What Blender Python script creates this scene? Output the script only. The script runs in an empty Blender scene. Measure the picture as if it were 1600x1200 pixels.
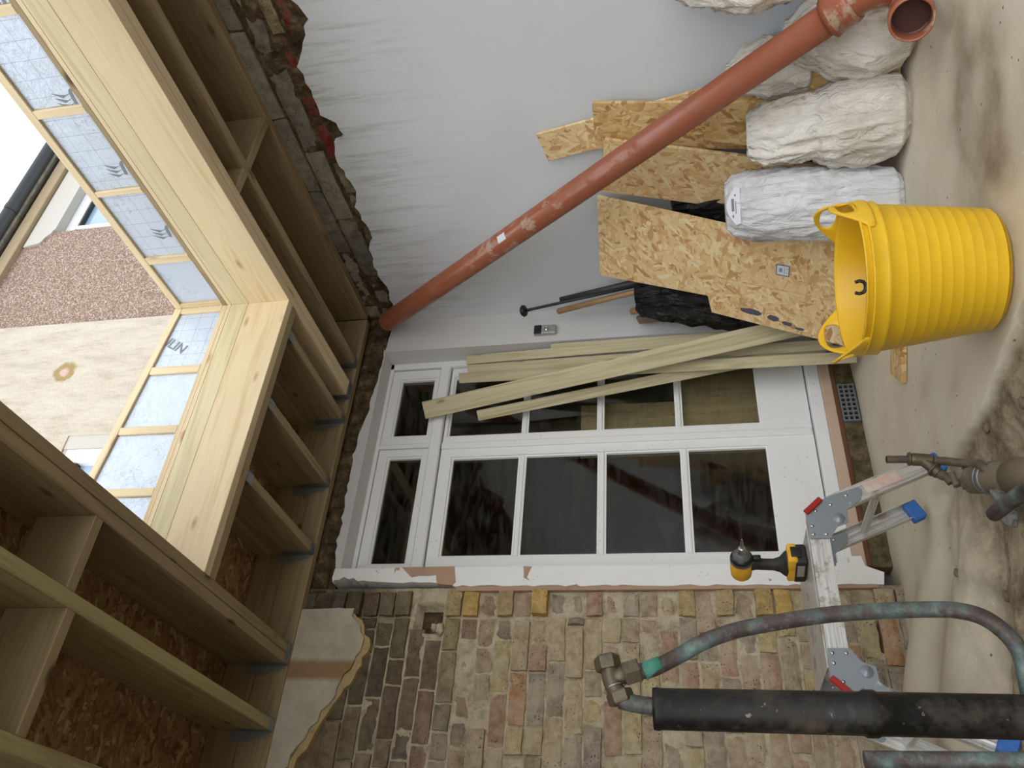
import bpy, bmesh, math, random
import numpy as np
from mathutils import Vector, Matrix, noise
from mathutils.geometry import tessellate_polygon

random.seed(7)
sc = bpy.context.scene
COL = sc.collection
PI = math.pi

# ------------------------------------------------------------------ camera, sky, exposure
cam_d = bpy.data.cameras.new('camera')
cam = bpy.data.objects.new('camera', cam_d)
COL.objects.link(cam)
cam_d.sensor_fit = 'HORIZONTAL'
cam_d.sensor_width = 36.0
cam_d.lens = 28.74
cam_d.clip_start = 0.02
right = Vector((0.072, 0.19, -0.979)).normalized()
up = Vector((0.806, -0.589, -0.055)); up = (up - right * up.dot(right)).normalized()
back = right.cross(up)
M = Matrix((right, up, back)).transposed().to_4x4()
M.translation = (0, 0, 0.89)
cam.matrix_world = M
sc.camera = cam

world = bpy.data.worlds.new('overcast_sky'); sc.world = world
world.use_nodes = True
wn = world.node_tree.nodes; wl = world.node_tree.links
wn.clear()
w_out = wn.new('ShaderNodeOutputWorld'); w_bg = wn.new('ShaderNodeBackground')
w_tc = wn.new('ShaderNodeTexCoord'); w_sep = wn.new('ShaderNodeSeparateXYZ'); w_r = wn.new('ShaderNodeValToRGB')
wl.new(w_tc.outputs['Generated'], w_sep.inputs[0]); wl.new(w_sep.outputs['Z'], w_r.inputs[0])
w_r.color_ramp.elements[0].position = 0.0; w_r.color_ramp.elements[0].color = (0.62, 0.68, 0.74, 1)
w_r.color_ramp.elements[1].position = 0.6; w_r.color_ramp.elements[1].color = (0.90, 0.95, 1.0, 1)
wl.new(w_r.outputs[0], w_bg.inputs[0]); w_bg.inputs[1].default_value = 1.9
wl.new(w_bg.outputs[0], w_out.inputs[0])

sc.view_settings.view_transform = 'Standard'
sc.view_settings.look = 'None'
sc.view_settings.gamma = 1.0
sc.view_settings.use_curve_mapping = False
sc.view_settings.exposure = 0.2

# soft overcast sun from high up behind the photographer
sun_d = bpy.data.lights.new('overcast_sun', 'SUN'); sun_d.energy = 2.1; sun_d.angle = math.radians(80)
sun_d.color = (1.0, 0.97, 0.93)
sun = bpy.data.objects.new('overcast_sun', sun_d); COL.objects.link(sun)
sun.rotation_euler = Vector((0.62, 0.76, -0.36)).to_track_quat('-Z', 'Y').to_euler()

# ------------------------------------------------------------------ node helpers
class NT:
    def __init__(s, name):
        s.m = bpy.data.materials.new(name); s.m.use_nodes = True
        s.n = s.m.node_tree.nodes; s.l = s.m.node_tree.links
        s.n.clear()
        s.out = s.n.new('ShaderNodeOutputMaterial'); s.b = s.n.new('ShaderNodeBsdfPrincipled')
        s.l.new(s.b.outputs[0], s.out.inputs[0])
        s.tc = s.n.new('ShaderNodeTexCoord')
    def new(s, t, **k):
        o = s.n.new(t)
        for a, v in k.items(): setattr(o, a, v)
        return o
    def put(s, sock, v):
        if v is None: return
        if hasattr(v, 'is_linked') or isinstance(v, bpy.types.NodeSocket): s.l.new(v, sock)
        else:
            if isinstance(v, (tuple, list)) and len(v) == 3 and sock.type == 'RGBA': v = (*v, 1)
            sock.default_value = v
    def obj(s, scale=(1, 1, 1), rnd=True, rot=(0, 0, 0), off=(0, 0, 0)):
        mp = s.new('ShaderNodeMapping'); s.l.new(s.tc.outputs['Object'], mp.inputs[0])
        mp.inputs['Scale'].default_value = scale; mp.inputs['Rotation'].default_value = rot
        mp.inputs['Location'].default_value = off
        if rnd:
            oi = s.new('ShaderNodeObjectInfo'); mu = s.new('ShaderNodeVectorMath', operation='SCALE')
            cb = s.new('ShaderNodeCombineXYZ')
            for i in range(3): s.l.new(oi.outputs['Random'], cb.inputs[i])
            s.l.new(cb.outputs[0], mu.inputs[0]); mu.inputs['Scale'].default_value = 37.0
            ad = s.new('ShaderNodeVectorMath', operation='ADD')
            s.l.new(mp.outputs[0], ad.inputs[0]); s.l.new(mu.outputs[0], ad.inputs[1])
            return ad.outputs[0]
        return mp.outputs[0]
    def noise(s, vec, scale=1, detail=4, rough=0.55, dist=0.0, out='Fac'):
        o = s.new('ShaderNodeTexNoise'); s.put(o.inputs['Vector'], vec)
        o.inputs['Scale'].default_value = scale; o.inputs['Detail'].default_value = detail
        o.inputs['Roughness'].default_value = rough; o.inputs['Distortion'].default_value = dist
        return o.outputs[out]
    def vor(s, vec, scale=1, feature='F1', out='Distance', rnd=1.0):
        o = s.new('ShaderNodeTexVoronoi', feature=feature); s.put(o.inputs['Vector'], vec)
        o.inputs['Scale'].default_value = scale; o.inputs['Randomness'].default_value = rnd
        return o.outputs[out]
    def ramp(s, fac, stops, interp='LINEAR'):
        o = s.new('ShaderNodeValToRGB'); s.put(o.inputs[0], fac); cr = o.color_ramp; cr.interpolation = interp
        while len(cr.elements) < len(stops): cr.elements.new(0.5)
        for e, (p, c) in zip(cr.elements, stops):
            e.position = p; e.color = (*c, 1) if isinstance(c, (tuple, list)) else (c, c, c, 1)
        return o.outputs[0]
    def mix(s, fac, a, b, mode='MIX'):
        o = s.new('ShaderNodeMix', data_type='RGBA', blend_type=mode)
        s.put(o.inputs[0], fac); s.put(o.inputs[6], a); s.put(o.inputs[7], b); return o.outputs[2]
    def math(s, op, a, b=None, clamp=False):
        o = s.new('ShaderNodeMath', operation=op, use_clamp=clamp); s.put(o.inputs[0], a)
        if b is not None: s.put(o.inputs[1], b)
        return o.outputs[0]
    def sep(s, v):
        o = s.new('ShaderNodeSeparateXYZ'); s.put(o.inputs[0], v); return o.outputs
    def bump(s, h, strength=0.3, dist=0.01, nrm=None):
        o = s.new('ShaderNodeBump'); o.inputs['Strength'].default_value = strength
        o.inputs['Distance'].default_value = dist; s.put(o.inputs['Height'], h)
        if nrm is not None: s.l.new(nrm, o.inputs['Normal'])
        s.l.new(o.outputs[0], s.b.inputs['Normal']); return o.outputs[0]
    def fin(s, col, rough=0.6, metal=0.0, spec=None):
        s.put(s.b.inputs['Base Color'], col); s.put(s.b.inputs['Roughness'], rough)
        s.b.inputs['Metallic'].default_value = metal
        if spec is not None: s.b.inputs['Specular IOR Level'].default_value = spec
        return s.m

def srgb(r, g, b):
    f = lambda c: (c / 255 / 12.92) if c / 255 <= 0.04045 else ((c / 255 + 0.055) / 1.055) ** 2.4
    return (f(r), f(g), f(b))

# ------------------------------------------------------------------ materials
def wood(name, light, dark, knot, rough=0.6, grain=1.0):
    t = NT(name)
    v = t.obj((1.3, 22, 22)); n1 = t.noise(v, 1.0, 5, 0.6, 1.2)
    v2 = t.obj((3.0, 90, 90)); n2 = t.noise(v2, 1.0, 3, 0.6)
    c = t.ramp(n1, [(0.30, dark), (0.52, light), (0.75, tuple(0.6*a+0.4*b for a, b in zip(light, dark)))])
    c = t.mix(t.math('MULTIPLY', t.ramp(n2, [(0.45, 0.0), (0.7, 1.0)]), 0.35 * grain), c, dark)
    vk = t.obj((3.2, 9.0, 9.0)); kd = t.vor(vk, 1.0)
    c = t.mix(t.ramp(kd, [(0.06, 0.9), (0.10, 0.45), (0.15, 0.0)]), c, knot)
    big = t.noise(t.obj((1.2, 3, 3)), 1.0, 2)
    c = t.mix(t.ramp(big, [(0.35, 0.35), (0.6, 0.0)]), c, tuple(0.8 * a for a in light))
    t.bump(t.math('ADD', n2, t.math('MULTIPLY', kd, 0.6)), 0.15, 0.002)
    return t.fin(c, rough, 0, 0.3)
M_JOIST = wood('joist_timber', srgb(162, 145, 112), srgb(126, 108, 78), srgb(74, 52, 34))
M_LINING = wood('pale_planed_pine', srgb(222, 204, 168), srgb(203, 180, 140), srgb(170, 122, 84), 0.5, 0.5)
M_TREATED = wood('green_treated_pine', srgb(180, 168, 126), srgb(134, 122, 84), srgb(90, 72, 46))
M_FIRR = wood('skylight_firring', srgb(214, 202, 166), srgb(188, 175, 134), srgb(110, 84, 54), 0.55, 0.7)
M_BATTEN = wood('treated_batten', srgb(202, 192, 160), srgb(162, 150, 112), srgb(84, 66, 46))

def osb(name, cols, dim=1.0):
    t = NT(name)
    base = t.obj((1, 1, 1))
    dn = t.new('ShaderNodeVectorMath', operation='SCALE')
    t.l.new(t.noise(base, 9, 2, out='Color'), dn.inputs[0]); dn.inputs['Scale'].default_value = 0.03
    best = None
    for k, (rz, sx, sy) in enumerate([(0.2, 15, 52), (1.15, 20, 60), (2.2, 13, 58), (2.9, 24, 66)]):
        mp = t.new('ShaderNodeMapping'); ad = t.new('ShaderNodeVectorMath', operation='ADD')
        t.l.new(base, ad.inputs[0]); t.l.new(dn.outputs[0], ad.inputs[1])
        t.l.new(ad.outputs[0], mp.inputs[0])
        mp.vector_type = 'TEXTURE'
        mp.inputs['Rotation'].default_value = (0, 0, rz)
        mp.inputs['Scale'].default_value = (1.0 / sx, 1.0 / sy, 1.0 / 14)
        mp.inputs['Location'].default_value = (k * 3.1, k * 1.7, k)
        c = t.vor(mp.outputs[0], 1.0, out='Color')
        sp = t.new('ShaderNodeSeparateColor'); t.l.new(c, sp.inputs[0])
        pr, tone = sp.outputs[0], sp.outputs[1]
        if best is None: best = (pr, tone)
        else:
            g = t.math('GREATER_THAN', pr, best[0])
            mx = t.new('ShaderNodeMix', data_type='FLOAT'); t.l.new(g, mx.inputs[0]); t.l.new(best[1], mx.inputs[2]); t.l.new(tone, mx.inputs[3])
            best = (t.math('MAXIMUM', pr, best[0]), mx.outputs[0])
    c = t.ramp(best[1], [(0.0, cols[0]), (0.25, cols[1]), (0.55, cols[2]), (0.85, cols[3]), (1.0, cols[4])])
    n = t.noise(t.obj((60, 60, 60)), 1, 3)
    c = t.mix(t.math('MULTIPLY', n, 0.25), c, cols[0])
    t.bump(best[1], 0.25, 0.002)
    return t.fin(c, 0.6, 0, 0.25)
M_OSB = osb('osb_board', [srgb(190, 144, 98), srgb(224, 188, 134), srgb(233, 204, 152), srgb(240, 217, 168), srgb(246, 230, 190)])
M_OSB2 = osb('osb_board_older', [srgb(170, 126, 78), srgb(204, 166, 110), srgb(216, 182, 124), srgb(226, 197, 140), srgb(234, 211, 160)])
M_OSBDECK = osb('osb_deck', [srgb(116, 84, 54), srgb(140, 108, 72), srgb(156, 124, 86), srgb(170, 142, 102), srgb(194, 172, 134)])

def plain(name, col, rough=0.5, metal=0.0, bump=0.0, bscale=60, dirt=None, dscale=6, dthr=(0.5, 0.7), damt=0.6, spec=None, coat=0):
    t = NT(name); c = col
    n = t.noise(t.obj((1, 1, 1)), dscale, 6, 0.65)
    if dirt is not None:
        c = t.mix(t.math('MULTIPLY', t.ramp(n, [(dthr[0], 0.0), (dthr[1], 1.0)]), damt), col, dirt)
    if bump > 0: t.bump(t.noise(t.obj((1, 1, 1)), bscale, 4, 0.6), bump, 0.004)
    if coat: t.b.inputs['Coat Weight'].default_value = coat
    return t.fin(c, rough, metal, spec)

def plaster_mat(name, base, specks=True, streaks=True):
    t = NT(name)
    P = t.obj((1, 1, 1), rnd=False)
    n = t.noise(P, 1.1, 5, 0.6); c = t.mix(t.ramp(n, [(0.35, 0.0), (0.7, 0.5)]), base, tuple(a * 0.86 for a in base))
    if streaks:
        # grey trowel smears left by the removed ceiling, strongest near the broken top
        s = t.noise(t.obj((4, 26, 2.4), rnd=False, rot=(0.10, 0, 0)), 1, 5, 0.7)
        z = t.sep(P)[2]
        msk = t.math('MULTIPLY', t.ramp(s, [(0.50, 0.0), (0.75, 0.9)]), t.ramp(t.math('DIVIDE', z, 2.6), [(0.68, 0.0), (0.93, 0.7)]))
        c = t.mix(msk, c, srgb(120, 112, 104))
    if specks:
        v = t.vor(t.obj((1, 1, 0.6), rnd=False), 16, rnd=1.0)
        r = t.vor(t.obj((1, 1, 0.6), rnd=False), 16, out='Color')
        sp = t.new('ShaderNodeSeparateColor'); t.l.new(r, sp.inputs[0])
        m = t.math('MULTIPLY', t.math('LESS_THAN', v, 0.075), t.math('GREATER_THAN', sp.outputs[0], 0.80))
        c = t.mix(m, c, srgb(110, 84, 66))
    t.bump(t.math('ADD', t.noise(P, 70, 3), t.math('MULTIPLY', t.noise(P, 6, 3), 2.0)), 0.12, 0.004)
    return t.fin(c, 0.75, 0, 0.25)
M_PLASTER = plaster_mat('white_painted_plaster', srgb(222, 228, 235))
M_REVEAL = plaster_mat('painted_reveal', srgb(214, 214, 214), False, False)

def chipped_paint(name, white, under, thr=0.62):
    t = NT(name)
    n = t.noise(t.obj((1, 1, 1), rnd=False), 7, 6, 0.7)
    m = t.ramp(n, [(thr, 0.0), (thr + 0.015, 1.0)])
    n2 = t.noise(t.obj((1, 1, 1)), 2.5, 4)
    c = t.mix(t.math('MULTIPLY', n2, 0.15), white, srgb(190, 184, 170))
    c = t.mix(m, c, under)
    sp = t.vor(t.obj((1, 1, 1)), 55); m2 = t.math('MULTIPLY', t.math('LESS_THAN', sp, 0.10), t.math('GREATER_THAN', n2, 0.55))
    c = t.mix(m2, c, srgb(120, 110, 98))
    t.bump(t.math('SUBTRACT', t.noise(t.obj((1, 1, 1)), 90, 3), m), 0.2, 0.003)
    return t.fin(c, 0.5, 0, 0.35)
M_FRAME = chipped_paint('old_white_gloss', srgb(238, 240, 241), srgb(150, 140, 124), 0.74)
M_STRIP = chipped_paint('flaking_white_render', srgb(238, 238, 236), srgb(176, 142, 118), 0.63)
M_STRIP2 = plain('bare_tan_plaster', srgb(176, 146, 122), 0.9, bump=0.4, dirt=srgb(140, 112, 90))

def brick_mat():
    t = NT('old_stock_brick')
    at = t.new('ShaderNodeAttribute'); at.attribute_name = 'Col'
    P = t.obj((1, 1, 1), rnd=False)
    n = t.noise(P, 26, 7, 0.7); c = t.mix(t.ramp(n, [(0.35, 0.55), (0.62, 0.0)]), at.outputs['Color'], t.mix(1.0, at.outputs['Color'], srgb(150, 140, 126), 'MULTIPLY'))
    sm = t.noise(P, 5.5, 6, 0.7)
    m = t.math('MULTIPLY', t.ramp(sm, [(0.46, 0.0), (0.60, 0.65)]), at.outputs['Alpha'])
    c = t.mix(m, c, srgb(190, 176, 150))
    pit = t.vor(P, 70); pn = t.noise(P, 9, 3)
    pm = t.math('MULTIPLY', t.math('LESS_THAN', pit, 0.2), t.ramp(pn, [(0.5, 0.0), (0.58, 1.0)]))
    c = t.mix(t.math('MULTIPLY', pm, 0.8), c, srgb(54, 42, 30))
    h = t.math('SUBTRACT', t.math('ADD', t.math('MULTIPLY', n, 1.6), t.math('MULTIPLY', t.noise(P, 90, 4), 0.5)), t.math('MULTIPLY', pm, 1.0))
    t.bump(h, 0.7, 0.01)
    return t.fin(c, 0.93, 0, 0.15)
M_BRICK = brick_mat()

def mortar_mat(name, a, b, c3, dark_top=False):
    t = NT(name); P = t.obj((1, 1, 1), rnd=False)
    n = t.noise(P, 14, 8, 0.75); c = t.ramp(n, [(0.3, a), (0.5, b), (0.7, c3)])
    if dark_top:
        z = t.sep(P)[2]; m = t.math('ADD', t.math('MULTIPLY', t.math('SUBTRACT', z, 2.25), 1.6), t.math('MULTIPLY', t.math('SUBTRACT', t.noise(P, 3.5, 6, 0.7), 0.5), 2.2))  # mortar gets darker towards the top, boundary broken up by noise
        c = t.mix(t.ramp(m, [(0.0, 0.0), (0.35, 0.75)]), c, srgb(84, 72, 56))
    t.bump(t.math('ADD', n, t.noise(P, 80, 4)), 0.8, 0.012)
    return t.fin(c, 0.95, 0, 0.1)
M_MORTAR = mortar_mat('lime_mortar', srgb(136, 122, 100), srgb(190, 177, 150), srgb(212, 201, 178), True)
M_RUBBLE = mortar_mat('dark_rubble', srgb(42, 34, 26), srgb(88, 74, 56), srgb(140, 122, 96))
M_BLOCK = mortar_mat('concrete_block', srgb(92, 88, 78), srgb(128, 124, 112), srgb(150, 144, 130))
M_MOSS = mortar_mat('mossy_concrete', srgb(48, 42, 28), srgb(96, 86, 62), srgb(134, 122, 96))
M_PINK = plain('pink_cement_sill', srgb(196, 172, 150), 0.85, bump=0.3, dirt=srgb(150, 122, 98), dthr=(0.52, 0.7))
M_RUST = plain('rusty_brown_edge', srgb(106, 66, 46), 0.9, bump=0.5, dirt=srgb(60, 42, 32))

def floor_mat():
    t = NT('dusty_screed_floor')
    at = t.new('ShaderNodeAttribute'); at.attribute_name = 'Col'
    sp = t.new('ShaderNodeSeparateColor'); t.l.new(at.outputs['Color'], sp.inputs[0])
    P = t.obj((1, 1, 1), rnd=False)
    n = t.noise(P, 2.2, 7, 0.65); n2 = t.noise(P, 24, 6, 0.7)
    scr = t.ramp(n, [(0.3, srgb(206, 195, 172)), (0.5, srgb(219, 209, 188)), (0.7, srgb(226, 218, 200))])
    soil = t.ramp(t.noise(P, 8, 9, 0.75), [(0.3, srgb(84, 72, 56)), (0.45, srgb(132, 118, 96)), (0.56, srgb(172, 157, 130)), (0.72, srgb(196, 182, 156))])
    c = t.mix(sp.outputs[0], scr, soil)
    wet = t.math('MULTIPLY', sp.outputs[1], t.ramp(n, [(0.3, 1.0), (0.55, 0.55)]))
    c = t.mix(wet, c, srgb(116, 98, 74))
    v = t.vor(P, 22, rnd=1.0); r = t.vor(P, 22, out='Color'); s2 = t.new('ShaderNodeSeparateColor'); t.l.new(r, s2.inputs[0])
    m = t.math('MULTIPLY', t.math('LESS_THAN', v, 0.10), t.math('GREATER_THAN', s2.outputs[0], 0.72))
    c = t.mix(t.math('MULTIPLY', m, 0.85), c, srgb(84, 70, 54))
    v = t.vor(P, 31, rnd=1.0); r = t.vor(P, 31, out='Color'); s2 = t.new('ShaderNodeSeparateColor'); t.l.new(r, s2.inputs[0])
    m = t.math('MULTIPLY', t.math('LESS_THAN', v, 0.09), t.math('GREATER_THAN', s2.outputs[0], 0.85))
    c = t.mix(t.math('MULTIPLY', m, 0.8), c, srgb(226, 220, 206))
    c = t.mix(t.math('MULTIPLY', n2, 0.15), c, srgb(122, 108, 86))
    h = t.math('ADD', t.math('MULTIPLY', n2, 0.35), t.math('MULTIPLY', t.math('MULTIPLY', t.noise(P, 16, 8, 0.75), sp.outputs[0]), 3.0))
    t.bump(h, 0.5, 0.012)
    return t.fin(c, 0.85, 0, 0.25)
M_FLOOR = floor_mat()

def foil_mat(grid=True):
    t = NT('crinkled_foil_facing')
    P = t.obj((1, 1, 1), rnd=False)
    s = t.sep(P)
    def line(o, sp, w=0.0016):
        m = t.math('PINGPONG', o, sp / 2); return t.math('LESS_THAN', m, w / 2)
    ln = t.math('MAXIMUM', line(t.math('ADD', s[0], 0.013), 0.075), line(t.math('ADD', s[1], 0.02), 0.075))
    cr = t.noise(t.obj((1, 1, 1)), 22, 4, 0.6, 1.5)
    cr2 = t.ramp(t.noise(t.obj((1, 1, 1)), 11, 5, 0.7, 2.5), [(0.47, 0.0), (0.5, 1.0), (0.53, 0.0)])
    dv = t.new('ShaderNodeVectorMath', operation='ADD'); sv = t.new('ShaderNodeVectorMath', operation='SCALE')
    t.l.new(t.noise(t.obj((1, 1, 1)), 9, 5, 0.7, out='Color'), sv.inputs[0]); sv.inputs['Scale'].default_value = 0.35
    t.l.new(t.obj((1, 1, 1)), dv.inputs[0]); t.l.new(sv.outputs[0], dv.inputs[1])
    ed = t.vor(dv.outputs[0], 7, 'DISTANCE_TO_EDGE')
    ck = t.math('MULTIPLY', t.math('LESS_THAN', ed, 0.012), t.ramp(t.noise(t.obj((1, 1, 1)), 6, 3), [(0.45, 0.0), (0.6, 0.55)]))
    c = t.mix(t.math('MULTIPLY', ln, 0.6 if grid else 0.0), srgb(198, 208, 222), srgb(92, 98, 108))
    c = t.mix(ck, c, srgb(110, 116, 130))
    t.bump(t.math('ADD', cr, t.math('MULTIPLY', cr2, 0.35)), 0.35, 0.006)
    return t.fin(c, 0.42, 0.35, 0.5)
M_FOIL = foil_mat(); M_FOILP = foil_mat(False)
M_INK = plain('grey_print', srgb(120, 122, 130), 0.5)
M_FOAM = plain('insulation_foam', srgb(180, 150, 96), 0.9, bump=0.5, dirt=srgb(90, 66, 40))

def pebble_mat():
    t = NT('brown_pebbledash'); P = t.obj((1, 1, 1), rnd=False)
    v = t.vor(P, 120); cc = t.vor(P, 120, out='Color'); s = t.new('ShaderNodeSeparateColor'); t.l.new(cc, s.inputs[0])
    c = t.ramp(s.outputs[0], [(0.0, srgb(122, 96, 84)), (0.35, srgb(148, 124, 110)), (0.7, srgb(168, 148, 134)), (1.0, srgb(200, 186, 174))])
    c = t.mix(t.ramp(v, [(0.45, 0.0), (0.75, 0.7)]), c, srgb(118, 98, 84))
    t.bump(v, 0.6, -0.01)
    return t.fin(c, 0.9, 0, 0.2)
M_PEBBLE = pebble_mat()
def render_mat():
    t = NT('rough_cream_render'); P = t.obj((1, 1, 1), rnd=False)
    st = t.noise(t.obj((22, 3, 5), rnd=False, rot=(0, 0.5, 0)), 1, 6, 0.7)
    c = t.ramp(st, [(0.3, srgb(168, 156, 140)), (0.5, srgb(186, 177, 162)), (0.7, srgb(194, 186, 172))])
    d = t.new('ShaderNodeVectorMath', operation='DISTANCE'); t.l.new(P, d.inputs[0]); d.inputs[1].default_value = (2.90, 3.485, 4.68)
    dd = t.math('ADD', d.outputs['Value'], t.math('MULTIPLY', t.math('SUBTRACT', t.noise(P, 18, 5), 0.5), 0.08))
    c = t.mix(t.ramp(dd, [(0.04, 0.85), (0.07, 0.85), (0.085, 0.0)]), c, srgb(146, 122, 70))
    c = t.mix(t.ramp(dd, [(0.02, 1.0), (0.035, 0.0)]), c, srgb(190, 164, 152))
    t.bump(t.math('ADD', st, t.noise(P, 60, 4)), 0.5, 0.01)
    return t.fin(c, 0.9, 0, 0.2)
M_RENDER = render_mat()

def pipe_mat():
    t = NT('terracotta_plastic'); P = t.obj((1, 1, 1))
    n = t.noise(P, 9, 8, 0.75); x = t.sep(t.obj((1, 1, 1), rnd=False))[0]
    msk = t.ramp(n, [(0.52, 0.0), (0.58, 1.0)])
    zz = t.sep(t.obj((1, 1, 1), rnd=False))[2]
    low = t.ramp(t.math('ABSOLUTE', t.math('ADD', zz, 0.18)), [(0.10, 1.0), (0.48, 0.30)])
    c = t.mix(t.math('MULTIPLY', msk, t.ramp(low, [(0.35, 0.0), (0.8, 0.9)])), srgb(154, 92, 68), srgb(178, 160, 138))
    c = t.mix(t.math('MULTIPLY', t.noise(P, 30, 4), 0.25), c, srgb(146, 76, 58))
    t.bump(msk, 0.15, 0.002)
    return t.fin(c, t.ramp(msk, [(0, 0.28), (1, 0.8)]), 0, 0.5)
M_PIPE = pipe_mat()
M_PIPE_IN = plain('pipe_inside_dark', srgb(70, 34, 24), 0.6)
M_YELLOW = plain('yellow_flexible_plastic', srgb(232, 186, 36), 0.42, dirt=srgb(178, 138, 40), dscale=3.5, dthr=(0.5, 0.72), damt=0.45, bump=0.08, bscale=30, spec=0.45)
M_YELLOW.node_tree.nodes['Principled BSDF'].inputs['Subsurface Weight'].default_value = 0.0
M_BLACKPL = plain('black_plastic', srgb(28, 28, 30), 0.4)
M_RUBBER = plain('dark_rubber_grip', srgb(40, 38, 36), 0.65, dirt=srgb(92, 84, 72), damt=0.4)
M_TOOLYEL = plain('tool_yellow', srgb(236, 178, 44), 0.45, dirt=srgb(150, 112, 46), dscale=22, damt=0.6)
M_TOOLGREY = plain('tool_grey', srgb(92, 92, 94), 0.45, dirt=srgb(58, 56, 54), dscale=20)
M_STEEL = plain('bright_steel', srgb(190, 190, 192), 0.3, 1.0)
M_GALV = plain('galvanised_steel', srgb(150, 154, 160), 0.45, 0.8, dirt=srgb(96, 98, 102), dscale=12)
def alu_mat():
    t = NT('scuffed_aluminium'); n = t.noise(t.obj((6, 120, 120)), 1, 4, 0.7); n2 = t.noise(t.obj((1, 1, 1)), 9, 6, 0.75)
    c = t.ramp(n, [(0.3, srgb(176, 175, 170)), (0.6, srgb(222, 221, 217))])
    c = t.mix(t.ramp(n2, [(0.55, 0.0), (0.62, 0.7)]), c, srgb(150, 136, 118))
    t.bump(n, 0.2, 0.001)
    return t.fin(c, 0.42, 0.5)
M_ALU = alu_mat()
def perf_mat():
    t = NT('perforated_galvanised_strap'); P = t.obj((1, 1, 1), rnd=False)
    v = t.vor(P, 55, rnd=0.1); m = t.math('LESS_THAN', v, 0.22)
    c = t.mix(m, srgb(128, 130, 134), srgb(26, 24, 22))
    return t.fin(c, 0.5, 0.25)
M_PERF = perf_mat()
M_HINGE = plain('grey_steel_hinge', srgb(140, 148, 154), 0.4, 0.3, dirt=srgb(206, 206, 204), dscale=14, dthr=(0.62, 0.66), damt=0.7)
M_RED = plain('red_lever', srgb(160, 30, 28), 0.4)
M_BLUE = plain('blue_rubber_foot', srgb(50, 108, 186), 0.6, dirt=srgb(120, 130, 140), dscale=12, damt=0.4)
def copper_mat():
    t = NT('verdigris_copper'); P = t.obj((1, 1, 1)); n = t.noise(P, 18, 6, 0.7); n2 = t.noise(P, 45, 5, 0.7)
    c = t.ramp(n, [(0.32, srgb(52, 44, 42)), (0.47, srgb(78, 66, 64)), (0.58, srgb(84, 98, 94)), (0.72, srgb(116, 142, 132))])
    c = t.mix(t.ramp(n2, [(0.55, 0.0), (0.65, 0.5)]), c, srgb(132, 126, 118))
    return t.fin(c, 0.55, 0.15)
M_COPPER = copper_mat()
M_BRASS = plain('dull_brass', srgb(104, 94, 76), 0.5, 0.5, bump=0.2, dirt=srgb(66, 56, 44), dscale=25, damt=0.8)
M_TEAL = plain('bright_verdigris', srgb(70, 132, 116), 0.8, dirt=srgb(58, 64, 60), dscale=40)
def lag_mat():
    t = NT('dusty_black_pipe'); P = t.obj((1, 1, 1), rnd=False); n = t.noise(P, 11, 8, 0.7); f = t.noise(P, 48, 5, 0.7)
    c = t.mix(t.ramp(n, [(0.48, 0.0), (0.74, 0.8)]), srgb(16, 16, 16), srgb(96, 86, 72))
    c = t.mix(t.ramp(f, [(0.66, 0.0), (0.70, 0.6)]), c, srgb(170, 156, 134))
    t.bump(n, 0.3, 0.004)
    return t.fin(c, t.ramp(n, [(0.4, 0.35), (0.6, 0.85)]), 0, 0.4)
M_LAG = lag_mat()
M_LEAD = plain('old_steel_pipe', srgb(92, 78, 66), 0.7, 0.2, bump=0.2, dirt=srgb(140, 128, 108), dscale=16, dthr=(0.45, 0.65))
M_CLAY = plain('dirty_clay_pipe', srgb(116, 104, 84), 0.9, bump=0.7, dirt=srgb(74, 64, 48), dscale=9)
M_RAG = plain('grey_rag', srgb(120, 118, 112), 0.95, bump=0.3)
def sack_mat(name, base, tint):
    t = NT(name); P = t.obj((1, 1, 1), rnd=False)
    n = t.noise(t.obj((1, 1, 1)), 5, 6, 0.65); c = t.mix(t.ramp(n, [(0.42, 0.0), (0.72, 0.75)]), base, tint)
    wv = t.noise(t.obj((160, 160, 22)), 1, 2)
    n3 = t.noise(t.obj((3, 3, 1.2)), 5.5, 5, 0.6, 2.2)
    t.bump(t.math('ADD', t.math('MULTIPLY', wv, 0.08), n3), 0.8, 0.025)
    return t.fin(c, 0.6, 0, 0.3)
M_SACK = sack_mat('white_woven_sack', srgb(232, 229, 222), srgb(196, 186, 168))
M_SACK2 = sack_mat('bluish_white_sack', srgb(226, 228, 234), srgb(196, 192, 188))
def bin_mat():
    t = NT('black_polythene'); n = t.noise(t.obj((1, 1, 0.6)), 12, 6, 0.6, 3.0)
    t.bump(n, 1.0, 0.03)
    return t.fin(srgb(14, 14, 15), 0.22, 0, 0.6)
M_BIN = bin_mat()
M_BLACKPIPE = plain('matt_black_tube', srgb(52, 54, 58), 0.5)
M_HANDLE = plain('worn_wooden_handle', srgb(164, 130, 92), 0.5, dirt=srgb(120, 92, 64), dscale=10)
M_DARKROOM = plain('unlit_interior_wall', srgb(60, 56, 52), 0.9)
M_GRATE = plain('grey_plastic_airbrick', srgb(112, 116, 118), 0.5)
M_HOLE = plain('black_void', srgb(10, 9, 8), 0.9)
M_GUTTER = plain('black_gutter', srgb(44, 46, 50), 0.35)
M_UPVC = plain('white_window_frame', srgb(226, 230, 234), 0.35)
M_LINTEL = plain('pale_smooth_render', srgb(184, 180, 172), 0.8, bump=0.1)
M_SOFFIT = plain('weathered_soffit_board', srgb(160, 142, 114), 0.8, dirt=srgb(140, 120, 92), dscale=5)
M_LABELW = plain('white_paper_label', srgb(222, 226, 236), 0.6)
M_LABELB = plain('label_blue_ink', srgb(88, 96, 130), 0.6)
M_MARK = plain('blue_grey_paint_mark', srgb(84, 82, 100), 0.7)
M_DPC = plain('black_roof_membrane', srgb(22, 22, 24), 0.5)
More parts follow.
